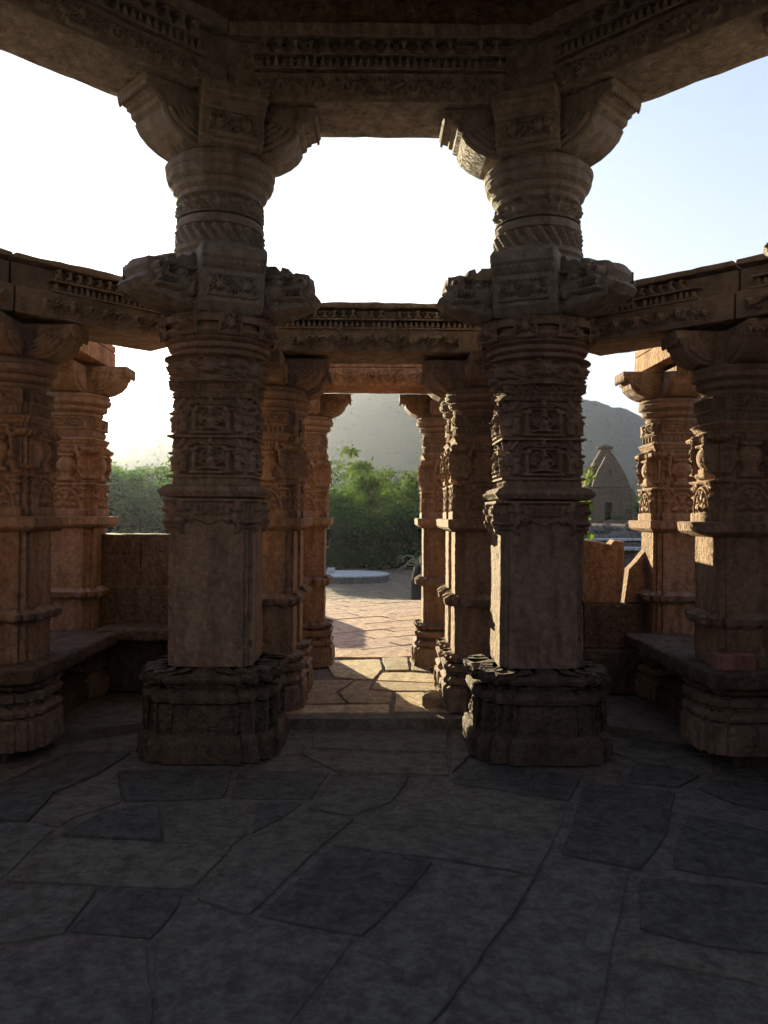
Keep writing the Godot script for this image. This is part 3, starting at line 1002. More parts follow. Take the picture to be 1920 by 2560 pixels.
	bracket_arm(cp, "rear_arm", LOW_ARM, LOW_BELLY, Vector2(0.34, 0.27), 0.34, up, Vector3(0, low, 0), PI / 2, Vector3.ZERO, 0.008)
	part(o, "upper_shaft", m.foot, up)
	part(o, "leaf_course", m.leaves, up)
	part(o, "torus_ring", m.torus3, up)
	part(o, "bowl_course", m.bowls, up)
	var dr := part(o, "ring_capital", m.drum, up)
	var y := 3.785
	for k in 2:
		var sgn := -1.0 if k == 0 else 1.0
		bracket_arm(dr, "bracket_arm", UP_ARM, UP_BELLY, Vector2(0.26, 0.26), 0.36, up, Vector3(0, y, 0), radial - PI / 2 + sgn * deg_to_rad(67.5), Vector3(0.628, 0.262, 0))
	bracket_arm(dr, "front_bracket", UP_FRONT, UP_BELLY, Vector2(0.26, 0.2), 0.40, up, Vector3(0, y, 0), radial - PI / 2, Vector3(0.462, 0.268, 0), 0.0, [m.face, Transform3D(Basis(Vector3.UP, PI / 2), Vector3(0.364, 0.05, 0))])
	bracket_arm(dr, "rear_bracket", UP_ARM, UP_BELLY, Vector2(0.26, 0.26), 0.36, up, Vector3(0, y, 0), radial + PI / 2, Vector3(0.628, 0.262, 0))
	return o

# one carved beam; local x along it (to the right seen from the hall), +z its face, y = 0 its underside
func beam(called: String, label: String, at: Vector3, turn: float, length: float, depth: float, lay: Dictionary, group: String, mat):
	var o := thing(called, label, "stone beam", at, turn, group)
	var h: float = lay.h
	part(o, "beam_block", rbox(Vector3(length, lay.fr + 0.02, depth), 0.012, 0.0035, 0.07, at.x), mat, Vector3(0, lay.fr / 2 + 0.01, -depth / 2))
	var y0: float = lay.fr + 0.02
	if not lay.has("teeth"):
		part(o, "upper_course", rbox(Vector3(length, h - y0 - 0.003, depth), 0.01, 0.004, 0.07, at.z), mat, Vector3(0, (h + y0) / 2 + 0.0015, -depth / 2))
		return o
	var y3: float = lay.y2 + lay.budh + 0.012
	part(o, "ornament_course", rbox(Vector3(length, y3 - y0 - 0.004, depth - 0.05), 0.008, 0.003, 0.07, at.z), mat, Vector3(0, (y3 + y0) / 2, -depth / 2 - 0.05))
	part(o, "plain_course", rbox(Vector3(length, h - y3, depth), 0.012, 0.006, 0.06, at.z), mat, Vector3(0, (h + y3) / 2, -depth / 2 + 0.002))
	var fl: float = lay.get("flen", length - 0.1)
	var sx: float = lay.get("fx", 0.0)
	part(o, "scroll_frieze", panel(fl, lay.fr - 0.055, T.scroll, roundf(fl / (lay.fr * 2.6)), 0.045, 0.0075, 0.25), mat, Vector3(sx, 0.03, 0.001))
	part(o, "mask_boss", lay.boss, mat, Vector3(sx + lay.get("bx", 0.0), 0.018, 0.006))
	var tl: float = lay.get("tlen", fl)
	var n := int(tl / lay.tooth)
	var zf: float = -0.026
	part(o, "fillet", rbox(Vector3(tl + 0.04, 0.014, 0.07), 0.004, 0.001, 0.1), mat, Vector3(sx, lay.y1 - 0.012, zf))
	for k in n:
		if rng.randf() < 0.04: continue                        # lost pieces
		var q := part(o, "sawtooth", lay.teeth, mat, Vector3(sx - tl / 2 + (k + 0.5) * tl / n, lay.y1, zf - rng.randf() * 0.006), Vector3(0, 0, rng.randf_range(-0.05, 0.05)))
		q.scale = Vector3(rng.randf_range(0.88, 1.05), rng.randf_range(0.82, 1.05), 1.0)
	part(o, "fillet", rbox(Vector3(tl + 0.04, 0.012, 0.06), 0.004, 0.001, 0.1), mat, Vector3(sx, lay.y2 - 0.011, zf))
	n = int(tl / lay.bud)
	for k in n:
		if rng.randf() < 0.04: continue
		var q := part(o, "lotus_bud", lay.buds, mat, Vector3(sx - tl / 2 + (k + 0.5) * tl / n, lay.y2, zf - rng.randf() * 0.008), Vector3(0, 0, rng.randf_range(-0.05, 0.05)))
		q.scale = Vector3(rng.randf_range(0.9, 1.04), rng.randf_range(0.8, 1.04), 1.0)
	return o

func bud_mesh(w: float, h: float, d: float) -> ArrayMesh:
	var q := PackedVector2Array()
	for p in [[-0.48, 0], [0.48, 0], [0.46, 0.16], [0.3, 0.36], [0.08, 0.5], [0.06, 0.72], [0.2, 0.78], [0.34, 0.74], [0.36, 0.86], [0.2, 0.98], [-0.2, 0.98], [-0.36, 0.86], [-0.34, 0.74], [-0.2, 0.78], [-0.06, 0.72], [-0.08, 0.5], [-0.3, 0.36], [-0.46, 0.16]]:
		q.append(Vector2(p[0] * w, p[1] * h))
	return slab_of(q, d, d * 0.25)

func build_hall():
	var upl := {"h": 0.51, "fr": 0.17, "y1": 0.225, "y2": 0.318, "tooth": 0.048, "bud": 0.094, "budh": 0.088,
		"teeth": slab_of(PackedVector2Array([Vector2(-0.021, 0), Vector2(0.021, 0), Vector2(0.004, 0.066), Vector2(-0.004, 0.066)]), 0.07, 0.006),
		"buds": bud_mesh(0.082, 0.088, 0.075), "boss": panel(0.16, 0.135, T.mask, 1.0, 0.06, 0.008), "flen": 1.62, "tlen": 1.56}
	var ctr := Vector3(0, 0, -2.735)
	# vertex k at angle; 0 and 1 are the two in view
	var ap := 2.565
	var hs := 1.0625
	var vs := [Vector3(-hs + 0.03, 0, -ap), Vector3(hs, 0, -ap), Vector3(ap, 0, -hs), Vector3(ap, 0, hs), Vector3(hs, 0, ap), Vector3(-hs, 0, ap), Vector3(-ap, 0, hs), Vector3(-ap, 0, -hs)]
	for k in 8:
		var v: Vector3 = vs[k]
		var radial := atan2(-v.x, -v.z)
		var lab: String = ["tall carved column of the passage on the side of the unbroken dark parapet", "tall carved column of the passage with sunlit edges, next to the broken orange parapet", "tall carved column past the bench with the pink brick"][mini(k, 2)] if k != 7 else "tall carved column past the bench without a brick"
		if k > 2 and k < 7: lab = "tall carved column at the back half of the hall"
		main_column(lab, ctr + v, radial, 1 if k == 0 else 0)
	var bl := ["upper carved beam over the passage, with scroll frieze and two rows of teeth", "slanting upper carved beam on the side of the broken orange parapet", "plain upper beam beside the hall", "plain upper beam at the back of the hall", "plain upper beam at the back of the hall", "plain upper beam at the back of the hall", "plain upper beam beside the hall", "slanting upper carved beam on the side of the unbroken dark parapet"]
	for k in 8:
		var a: Vector3 = ctr + vs[k]
		var b: Vector3 = ctr + vs[(k + 1) % 8]
		var mid := (a + b) / 2
		var inward := (ctr - mid).normalized()
		var turn := atan2(inward.x, inward.z)
		var lay := upl.duplicate()
		if k in [2, 3, 4, 5, 6]: lay.erase("teeth")
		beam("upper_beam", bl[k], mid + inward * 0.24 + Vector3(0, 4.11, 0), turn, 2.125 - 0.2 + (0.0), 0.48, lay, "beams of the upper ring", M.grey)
		# corner stone filling the joint of two beams
		var vd := (vs[k] as Vector3).normalized()
		var cs := PackedVector2Array()
		for p in [[-0.30, 0.27], [-0.13, 0.20], [0.13, 0.20], [0.30, 0.27], [0.22, -0.3], [-0.22, -0.3]]: cs.append(Vector2(p[0], p[1]))
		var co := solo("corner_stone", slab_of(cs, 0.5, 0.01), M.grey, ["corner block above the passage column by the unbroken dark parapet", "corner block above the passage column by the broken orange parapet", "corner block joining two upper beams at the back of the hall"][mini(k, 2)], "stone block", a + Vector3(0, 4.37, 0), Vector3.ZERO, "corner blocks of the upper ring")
		co.basis = Basis(Vector3.UP, atan2(-vd.x, -vd.z)) * Basis(Vector3.RIGHT, PI / 2) * Basis(Vector3.UP, PI)
	# corbelled dome
	var dm := thing("corbelled_dome", "dark corbelled stone dome over the hall", "dome", ctr + Vector3(0, 4.62, 0))
	var prof := [[2.62, 0.0], [2.36, 0.0], [2.34, 0.16], [2.2, 0.2], [2.14, 0.2], [2.1, 0.38], [1.86, 0.42], [1.82, 0.6], [1.56, 0.64], [1.5, 0.82], [1.2, 0.86], [1.14, 1.02], [0.8, 1.06], [0.7, 1.2], [0.0, 1.22]]
	for k in range(0, 13, 2):
		var r0: float = prof[k][0]
		var r1: float = prof[k + 1][0]
		var r2: float = prof[k + 2][0] if k + 2 < prof.size() else 0.0
		var y0: float = prof[k][1]
		var y2: float = prof[k + 2][1] + 0.02
		part(dm, "corbel_course", tube_ring(8 if k == 0 else 48, r1 / (cos(PI / 8) if k == 0 else 1.0), 2.75 - y0 * 0.6, y0 + 0.001, y2, 0.02 if k > 0 else 0.0), M.dome)
	part(dm, "cap_stone", round_band(32, 0.9, [[1.19, 0.0], [1.36, -0.1]]), M.dome)

# ring with inner radius ri and outer radius ro
func tube_ring(n: int, ri: float, ro: float, y0: float, y1: float, roll: float) -> ArrayMesh:
	var v := PackedVector3Array()
	var idx := PackedInt32Array()
	var q := [Vector2(ro, y0), Vector2(ri + roll, y0), Vector2(ri + roll, y0), Vector2(ri, y0 + roll), Vector2(ri, y1), Vector2(ri, y1), Vector2(ro, y1), Vector2(ro, y1), Vector2(ro, y0)]
	var off := PI / 8 if n == 8 else 0.0
	for k in q.size():
		for i in n + 1:
			var a := TAU * i / n + off
			v.append(Vector3(cos(a) * q[k].x, q[k].y, sin(a) * q[k].x))
	var w := n + 1
	for k in q.size() - 1:
		for i in n:
			var a := k * w + i
			idx.append_array([a, a + w + 1, a + 1, a, a + w, a + w + 1])
	if n == 8:
		var f := PackedVector3Array()
		for i in idx: f.append(v[i])
		return flat(f)
	return with_normals(v, idx)

const P_BELLY := [[0.20, 0.0], [0.27, 0.015], [0.33, 0.045], [0.375, 0.09], [0.385, 0.125]]
const P_ARM := [[0.0, 0.0], [0.20, 0.0], [0.27, 0.015], [0.33, 0.045], [0.375, 0.09], [0.385, 0.125], [0.40, 0.135], [0.405, 0.155], [0.43, 0.165], [0.44, 0.19], [0.44, 0.222], [0.0, 0.222]]

func aisle_pillar(label: String, at: Vector3, group := "") -> Node3D:
	var o := thing("aisle_pillar", label, "pillar", at, 0.0, group)
	if not cache.has("ap"):
		var m := {}
		var b := redent(0.275, 0.15, [[0.215, 0.245], [0.215, 0.215]])
		m.plinth = band(b, [[0.0, 0.012], [0.17, 0.008], [0.185, -0.02]], func(e, t, v): return T.crest.at(t, v) * 0.018 if e % 7 == 0 else 0.0, 0.014, 0.006)
		m.mould = band(b, [[0.185, -0.03], [0.2, 0.0], [0.225, 0.008], [0.25, -0.02], [0.26, -0.045], [0.275, -0.045], [0.29, -0.004], [0.33, 0.008], [0.345, -0.035]], null, 0.03, 0.005)
		m.petals = band(b, [[0.345, -0.05], [0.36, -0.012], [0.385, 0.006], [0.41, -0.06]], func(_e, t, _v): return -0.02 * absf(sin(t * PI * 2.0)), 0.014, 0.005)
		var sh := redent(0.2, 0.14, [[0.175, 0.175]])
		m.low = band(sh, [[0.40, 0.0], [1.32, 0.0]], worn(9, 0.92), 0.014, 0.003)
		m.seat = band(redent(0.25, 0.17, [[0.21, 0.21]]), [[0.76, -0.03], [0.78, 0.0], [0.82, 0.01], [0.85, -0.035]], func(_e, t, _v): return 0.02 * sin(t * 17.0), 0.02, 0.012)
		m.ledge = band(sq(0.265), [[1.315, -0.06], [1.335, -0.015], [1.35, 0.0], [1.405, 0.004], [1.41, -0.01]], null, 0.03, 0.004)
		m.arch = band(sh, [[1.41, 0.0], [1.66, 0.0]], func(e, t, v): return T.arch.at(t, v) * 0.026 if e % 5 == 0 else T.arch.at(0.0, v) * 0.012, 0.0075, 0.0015)
		m.vase = band(redent(0.18, 0.14, [[0.165, 0.165]]), [[1.66, 0.01], [2.03, 0.012]], func(e, t, v): return T.vase.at(t, v) * 0.045 if e % 5 == 0 else T.vase.at(0.02, v) * 0.04, 0.0075, 0.0015)
		m.bowl = band(redent(0.185, 0.14, [[0.165, 0.165]]), [[2.03, 0.0], [2.19, 0.0]], func(e, t, v): return T.bowl.at(t * 2.0, v) * 0.026 if e % 5 == 0 else 0.0, 0.008, 0.0015)
		m.drum = round_band(56, 0.19, [[2.19, 0.0], [2.205, 0.015], [2.225, 0.02], [2.232, 0.008], [2.25, 0.045], [2.275, 0.055], [2.285, 0.04], [2.305, 0.075], [2.335, 0.082], [2.345, 0.065], [2.362, 0.075], [2.378, 0.06], [2.385, 0.03]])
		cache.ap = m
	var m: Dictionary = cache.ap
	var b := part(o, "base", m.plinth, M.red)
	part(b, "base_moulding", m.mould, M.red)
	part(b, "petal_course", m.petals, M.red)
	part(o, "lower_shaft", m.low, M.red2)
	part(o, "seat_moulding", m.seat, M.red)
	part(o, "ledge", m.ledge, M.red2)
	part(o, "arch_panel", m.arch, M.red2)
	part(o, "vase_panel", m.vase, M.red2)
	part(o, "bowl_course", m.bowl, M.red)
	var dr := part(o, "ring_capital", m.drum, M.red)
	for k in 4:
		bracket_arm(dr, "bracket_arm", P_ARM, P_BELLY, Vector2(0.18, 0.18), 0.26, M.red, Vector3(0, 2.38, 0), k * PI / 2, Vector3(0.43, 0.172, 0))
	return o

func low_layout(flen: float, tlen: float) -> Dictionary:
	if not cache.has("lt"):
		cache.lt = slab_of(PackedVector2Array([Vector2(-0.016, 0), Vector2(0.016, 0), Vector2(0.003, 0.046), Vector2(-0.003, 0.046)]), 0.05, 0.005)
		cache.lb = bud_mesh(0.054, 0.062, 0.055)
		cache.boss = panel(0.13, 0.11, T.mask, 1.0, 0.05, 0.008)
	return {"h": 0.36, "fr": 0.145, "y1": 0.182, "y2": 0.248, "tooth": 0.039, "bud": 0.066, "budh": 0.062, "teeth": cache.lt, "buds": cache.lb, "boss": cache.boss, "flen": flen, "tlen": tlen}

func build_porch():
	for k in 2:
		var s := 1.0 if k == 0 else -1.0
		aisle_pillar("inner porch pillar just behind the column on the side " + SIDE[k], Vector3(0.80 * s, S, -6.12), "pillars of the porch and aisles")
		aisle_pillar("second porch pillar close behind the inner one, on the side " + SIDE[k], Vector3(0.80 * s, S, -6.64), "pillars of the porch and aisles")
		aisle_pillar("outer porch pillar facing the paved court, on the side " + SIDE[k], Vector3(0.67 if s > 0 else -0.68, S, -7.84), "pillars of the porch and aisles")
	beam("lower_beam", "lower carved beam across the passage, resting on the inner porch pillars", Vector3(0, 2.70, -5.87), 0.0, 2.1, 0.48, low_layout(1.22, 1.5), "beams of the lower ring", M.beam)
	var l2 := {"h": 0.40, "fr": 0.15, "y1": 0.19, "y2": 0.26, "tooth": 0.2}
	var lin = beam("porch_lintel", "outer porch lintel with a small frieze and central mask", Vector3(0, 2.70, -7.42), 0.0, 2.1, 0.46, l2, "beams of the lower ring", M.ochre)
	part(lin, "scroll_frieze", panel(1.4, 0.10, T.scroll, 6.0, 0.02, 0.011, 0.25), M.ochre, Vector3(0, 0.04, 0.001))
	part(lin, "mask_boss", cache.boss, M.ochre, Vector3(0, 0.03, 0.006))
	# beams that tie the porch pillars front to back
	for s in [-1.0, 1.0]:
		beam("tie_beam", "plain tie beam over the porch pillars on the side " + SIDE[int(s < 0)], Vector3(0.80 * s - s * 0.2, 2.70, -6.88), s * -PI / 2, 1.06, 0.38, {"h": 0.34, "fr": 0.15}, "beams of the lower ring", M.ochre)
	# side parapets of the porch between its pillars
	for s in [-1.0, 1.0]:
		var sp := thing("porch_parapet", "low side wall between the porch pillars on the side " + SIDE[int(s < 0)], "parapet", Vector3(0.84 * s, S, -7.24), 0.0, "parapet walls")
		part(sp, "wall_stone", rbox(Vector3(0.3, 0.46, 0.7), 0.015, 0.006), M.red, Vector3(0, 0.23, 0))
		part(sp, "back_slab", rbox(Vector3(0.2, 0.82, 0.78), 0.015, 0.006), M.red2, Vector3(0.02 * s, 0.88, 0))
		part(sp, "coping", rbox(Vector3(0.3, 0.1, 0.66), 0.012, 0.005), M.red2, Vector3(0, 1.345, 0))
	# low side walls of the court
	solo("side_wall", rbox(Vector3(0.3, 0.42, 1.3), 0.02, 0.01), M.plaza_a, "low stone kerb wall of the paved court, the shorter of two", "wall", Vector3(-1.30, S + 0.2, -12.0))
	solo("side_wall", rbox(Vector3(0.34, 0.62, 1.6), 0.02, 0.01), M.plaza_b, "low stone kerb wall of the paved court, the taller of two", "wall", Vector3(1.12, S + 0.3, -10.9))
	# loose lump beside the right porch pillar
	solo("loose_stone", rock(0.11, 3), M.porch_b, "broken lump of stone lying at the foot of a porch pillar", "stone", on(1090, 1762, S) + Vector3(0, 0.035, 0))

func rock(r: float, sd: int) -> ArrayMesh:
	var v := PackedVector3Array()
	var idx := PackedInt32Array()
	var n := FastNoiseLite.new()
	n.seed = sd
	n.frequency = 0.9
	var nu := 12
	var nv := 8
	for j in nv + 1:
		for i in nu:
			var a := TAU * i / nu
			var e := -PI / 2 + PI * j / nv
			var d := Vector3(cos(a) * cos(e), sin(e), sin(a) * cos(e))
			d = d.clamp(Vector3.ONE * -0.72, Vector3.ONE * 0.72)
			v.append(d * r * (1.0 + 0.5 * n.get_noise_3dv(d * 1.6 + Vector3.ONE * sd)) * Vector3(1.25, 0.7, 0.9))
	for j in nv:
		for i in nu:
			var a := j * nu + i
			var b := j * nu + (i + 1) % nu
			idx.append_array([a, b, b + nu, a, b + nu, a + nu])
	var f := PackedVector3Array()
	for i in idx: f.append(v[i])
	return flat(f)

func build_aisles():
	for s in [-1.0, 1.0]:
		var side: String = SIDE[int(s < 0)]
		aisle_pillar("aisle pillar carrying the slanting lower beam, on the side " + side, Vector3(2.30 * s, S, -5.10), "pillars of the porch and aisles")
		aisle_pillar("aisle pillar standing at the end " + side, Vector3(2.42 * s, S, -6.52), "pillars of the porch and aisles")
		# slanting lower beam in two stones; its face passes through (1.85, -5.10)
		var inward := Vector3(-s, 0, 1).normalized()
		var along := Vector3(s, 0, 1).normalized()
		var face := Vector3(1.85 * s, 2.70, -5.10)
		var turn := atan2(inward.x, inward.z)
		var ly := low_layout(0.95, 0.8)
		ly.fx = -s * 0.05
		ly.bx = s * 0.3
		beam("lower_beam", "slanting lower beam with scroll frieze, on the side " + side, face + along * -0.16, turn, 1.16, 0.48, ly, "beams of the lower ring", M.beam)
		var ly2 := low_layout(1.1, 1.0)
		beam("lower_beam", "lower beam running on past the aisle pillar, on the side " + side, face + along * 1.04, turn, 1.22, 0.48, ly2, "beams of the lower ring", M.beam)
		beam("tie_beam", "plain tie beam behind the slanting beam, on the side " + side, Vector3(2.18 * s, 2.70, -6.10), s * -PI / 2, 1.3, 0.4, {"h": 0.2, "fr": 0.12}, "beams of the lower ring", M.ochre)
		# bench: seat slab on a moulded base
		var bn := thing("stone_bench", "stone bench slab at the aisle pillar, on the side " + side, "bench", Vector3(2.75 * s, S, -5.6), 0.0, "stone benches of the aisles")
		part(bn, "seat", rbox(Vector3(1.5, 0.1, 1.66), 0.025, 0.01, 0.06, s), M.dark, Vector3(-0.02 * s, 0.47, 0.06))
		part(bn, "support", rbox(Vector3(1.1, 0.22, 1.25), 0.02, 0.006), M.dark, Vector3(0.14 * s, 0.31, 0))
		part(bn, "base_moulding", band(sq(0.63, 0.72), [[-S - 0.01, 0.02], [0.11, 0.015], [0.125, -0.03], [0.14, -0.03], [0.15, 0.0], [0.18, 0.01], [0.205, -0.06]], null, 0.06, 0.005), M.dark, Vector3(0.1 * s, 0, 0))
		# parapet wall of dressed slabs
		var pw := thing("parapet_wall", ["unbroken low parapet wall of dark slabs", "broken low parapet wall of slabs tinted orange for bounced light"][int(s > 0)], "parapet", Vector3(1.6 * s, S, -6.66), 0.0, "parapet walls")
		if s < 0:
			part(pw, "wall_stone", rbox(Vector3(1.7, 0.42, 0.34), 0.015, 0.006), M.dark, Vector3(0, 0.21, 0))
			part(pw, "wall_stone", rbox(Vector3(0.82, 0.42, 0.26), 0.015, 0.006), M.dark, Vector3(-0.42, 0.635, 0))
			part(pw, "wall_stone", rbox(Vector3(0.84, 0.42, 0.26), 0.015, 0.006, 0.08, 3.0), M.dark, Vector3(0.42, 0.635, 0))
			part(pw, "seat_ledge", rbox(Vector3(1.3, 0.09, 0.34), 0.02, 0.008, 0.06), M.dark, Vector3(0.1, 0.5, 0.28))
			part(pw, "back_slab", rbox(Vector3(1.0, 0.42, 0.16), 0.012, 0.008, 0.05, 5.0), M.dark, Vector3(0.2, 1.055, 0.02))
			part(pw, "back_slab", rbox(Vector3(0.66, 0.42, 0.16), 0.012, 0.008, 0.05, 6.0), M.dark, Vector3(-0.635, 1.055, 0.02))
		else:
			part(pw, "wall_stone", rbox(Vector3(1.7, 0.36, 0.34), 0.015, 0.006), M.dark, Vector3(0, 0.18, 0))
			part(pw, "wall_stone", rbox(Vector3(0.9, 0.36, 0.26), 0.015, 0.006), M.ochre, Vector3(-0.36, 0.545, 0))  # ochre puts the warm bounced light into the colour
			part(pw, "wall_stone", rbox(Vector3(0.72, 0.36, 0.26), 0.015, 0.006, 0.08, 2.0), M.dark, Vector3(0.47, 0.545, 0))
			var q := PackedVector2Array()
			for p in [[-0.75, 0.0], [0.42, 0.0], [0.445, 0.3], [0.44, 0.51], [0.36, 0.52], [0.33, 0.485], [0.18, 0.515], [0.05, 0.53], [-0.02, 0.62], [-0.16, 0.66], [-0.75, 0.66]]: q.append(Vector2(p[0], p[1]))
			part(pw, "back_slab", slab_of(q, 0.15, 0.012), M.ochre, Vector3(0, 0.73, 0.02), Vector3(0.06, 0, 0))  # the warm bounce on this slab is in its ochre colour
			q = PackedVector2Array()
			for p in [[0.46, 0.0], [0.86, 0.0], [0.86, 0.42], [0.70, 0.56], [0.66, 0.48], [0.55, 0.34], [0.49, 0.28]]: q.append(Vector2(p[0], p[1]))
			part(pw, "broken_slab", slab_of(q, 0.14, 0.014), M.red2, Vector3(0, 0.73, 0.03))
		var pz := thing("parapet_wall", "outer parapet wall closing the aisle on the side " + side, "parapet", Vector3(3.55 * s, S, -5.3), 0.0, "parapet walls")
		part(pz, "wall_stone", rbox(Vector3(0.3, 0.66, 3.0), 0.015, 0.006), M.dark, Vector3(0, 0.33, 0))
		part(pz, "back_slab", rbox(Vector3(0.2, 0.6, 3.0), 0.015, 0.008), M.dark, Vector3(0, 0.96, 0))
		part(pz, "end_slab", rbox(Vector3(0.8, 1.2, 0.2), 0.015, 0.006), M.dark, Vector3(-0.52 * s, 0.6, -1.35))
	# pink block left on the bench
	solo("pink_block", rbox(Vector3(0.235, 0.095, 0.1), 0.008, 0.0015, 0.03), M.brick, "small pink brick lying on a stone bench", "brick", Vector3(2.16, S + 0.52 + 0.0475 + 0.004, -4.81))
	for s in [-1.0, 1.0]:
		var aw := thing("added_aisle_wall", "unseen outer wall added to darken the aisle on the side " + SIDE[int(s < 0)], "wall", Vector3(4.15 * s, S, -1.6))  # unseen walls, added to keep daylight out of the aisles
		for k in 4:
			part(aw, "wall_course", rbox(Vector3(0.5, 0.745, 6.2), 0.02, 0.008, 0.2, k), M.shade_stone, Vector3(0, 0.375 + k * 0.75, 0))
	# the rest of the building round the viewer: shrine wall behind the hall
	var sw := thing("shrine_wall", "shrine wall beyond the back of the hall with a dark doorway", "wall", Vector3(0, GY, 5.6))
	for s in [-1.0, 1.0]:
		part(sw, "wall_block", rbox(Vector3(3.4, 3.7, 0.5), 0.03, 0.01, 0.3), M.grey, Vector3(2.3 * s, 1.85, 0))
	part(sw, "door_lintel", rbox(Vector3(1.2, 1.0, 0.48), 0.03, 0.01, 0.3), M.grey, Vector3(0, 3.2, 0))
	part(sw, "shrine_back", rbox(Vector3(1.6, 3.2, 0.3), 0.03, 0.01, 0.3), M.dark, Vector3(0, 1.6, 1.5))

# ------------------------------------------------------------------ outside
func leaf_cloud(clumps: Array, per: int, leaf: float, sd: int, tint: Color) -> ArrayMesh:
	# clumps = [centre, radius, squash]; every leaf is a folded two-face blade
	var r := RandomNumberGenerator.new()
	r.seed = sd
	var v := PackedVector3Array()
	var n := PackedVector3Array()
	var col := PackedColorArray()
	for c in clumps:
		var tone := r.randf_range(0.75, 1.25)
		var warm := r.randf_range(0.9, 1.15)
		for k in int(per * r.randf_range(0.6, 1.3)):
			var d := Vector3(r.randfn(), r.randfn() * c[2], r.randfn()) * 0.5
			var p: Vector3 = c[0] + d * c[1]
			var u := Vector3(r.randf_range(-1, 1), r.randf_range(-0.7, 0.7), r.randf_range(-1, 1)).normalized()
			var w := u.cross(Vector3(r.randf_range(-1, 1), r.randf_range(-1, 1), r.randf_range(-1, 1)).normalized()).normalized()
			var s := leaf * r.randf_range(0.6, 1.4)
			var nn := u.cross(w).normalized()
			var a := p - u * s
			var b := p + w * s * 0.42 + nn * s * 0.12
			var e := p + u * s
			var f := p - w * s * 0.42 + nn * s * 0.12
			for q in [a, b, e, a, e, f]:
				v.append(q); n.append(nn)
			var g := tone * r.randf_range(0.8, 1.2)
			var cc := Color(tint.r * g * warm, tint.g * g, tint.b * g)
			for q in 6: col.append(cc)
	var arr := []
	arr.resize(Mesh.ARRAY_MAX)
	arr[Mesh.ARRAY_VERTEX] = v
	arr[Mesh.ARRAY_NORMAL] = n
	arr[Mesh.ARRAY_COLOR] = col
	var m := ArrayMesh.new()
	m.add_surface_from_arrays(Mesh.PRIMITIVE_TRIANGLES, arr)
	return m

func limb(v: PackedVector3Array, a: Vector3, b: Vector3, r0: float, r1: float):
	var ax := (b - a).normalized()
	var s := ax.cross(Vector3(0.3, 0.2, 1)).normalized()
	var t := ax.cross(s)
	for k in 7:
		var p := s * cos(TAU * k / 7) + t * sin(TAU * k / 7)
		var q := s * cos(TAU * (k + 1) / 7) + t * sin(TAU * (k + 1) / 7)
		v.append_array([a + p * r0, b + q * r1, a + q * r0, a + p * r0, b + p * r1, b + q * r1])

func tree_kind(sd: int, spread: float, low: float, leaf: float, per: int, tint: Color) -> Array:
	# a unit tree about 1 m high; returns [trunk, crown]
	var r := RandomNumberGenerator.new()
	r.seed = sd
	var wood := PackedVector3Array()
	var clumps := []
	var fork := Vector3(r.randf_range(-0.05, 0.05), 0.2, r.randf_range(-0.05, 0.05))
	limb(wood, Vector3(0, -0.02, 0), fork, 0.035, 0.027)
	for k in 7:
		var a := TAU * k / 7 + r.randf_range(-0.4, 0.4)
		var out := spread * r.randf_range(0.45, 1.0)
		var mid := fork + Vector3(cos(a) * out * 0.5, r.randf_range(0.12, 0.3), sin(a) * out * 0.5)
		var tip := Vector3(cos(a) * out, r.randf_range(0.5, 0.92), sin(a) * out)
		limb(wood, fork, mid, 0.018, 0.012)
		limb(wood, mid, tip, 0.012, 0.004)
		for j in 6:
			var c := mid.lerp(tip, r.randf_range(0.2, 1.1)) + Vector3(r.randfn(), r.randfn() * 0.6, r.randfn()) * 0.09
			c.y = maxf(c.y, low)
			limb(wood, mid.lerp(tip, 0.5), c, 0.003, 0.001)
			clumps.append([c, r.randf_range(0.10, 0.19), 0.55])
		for j in 2:
			clumps.append([Vector3(cos(a + j) * out * r.randf_range(0.5, 1), low + r.randf() * 0.2, sin(a + j) * out * r.randf_range(0.5, 1)), r.randf_range(0.12, 0.2), 0.7])
	return [flat(wood), leaf_cloud(clumps, per, leaf, sd + 1, tint)]

func plant_tree(kind: Array, called: String, label: String, group: String, px: float, d: float, h: float, turn: float, wide_ := 1.0, y := GY):
	var o := thing(called, label, "tree", Vector3((px - AX) / F * d, y, -d), turn, group)
	o.scale = Vector3(h * wide_, h, h * wide_)
	part(o, "trunk", kind[0], M.bark)
	part(o, "crown", kind[1], M.leaf_a)

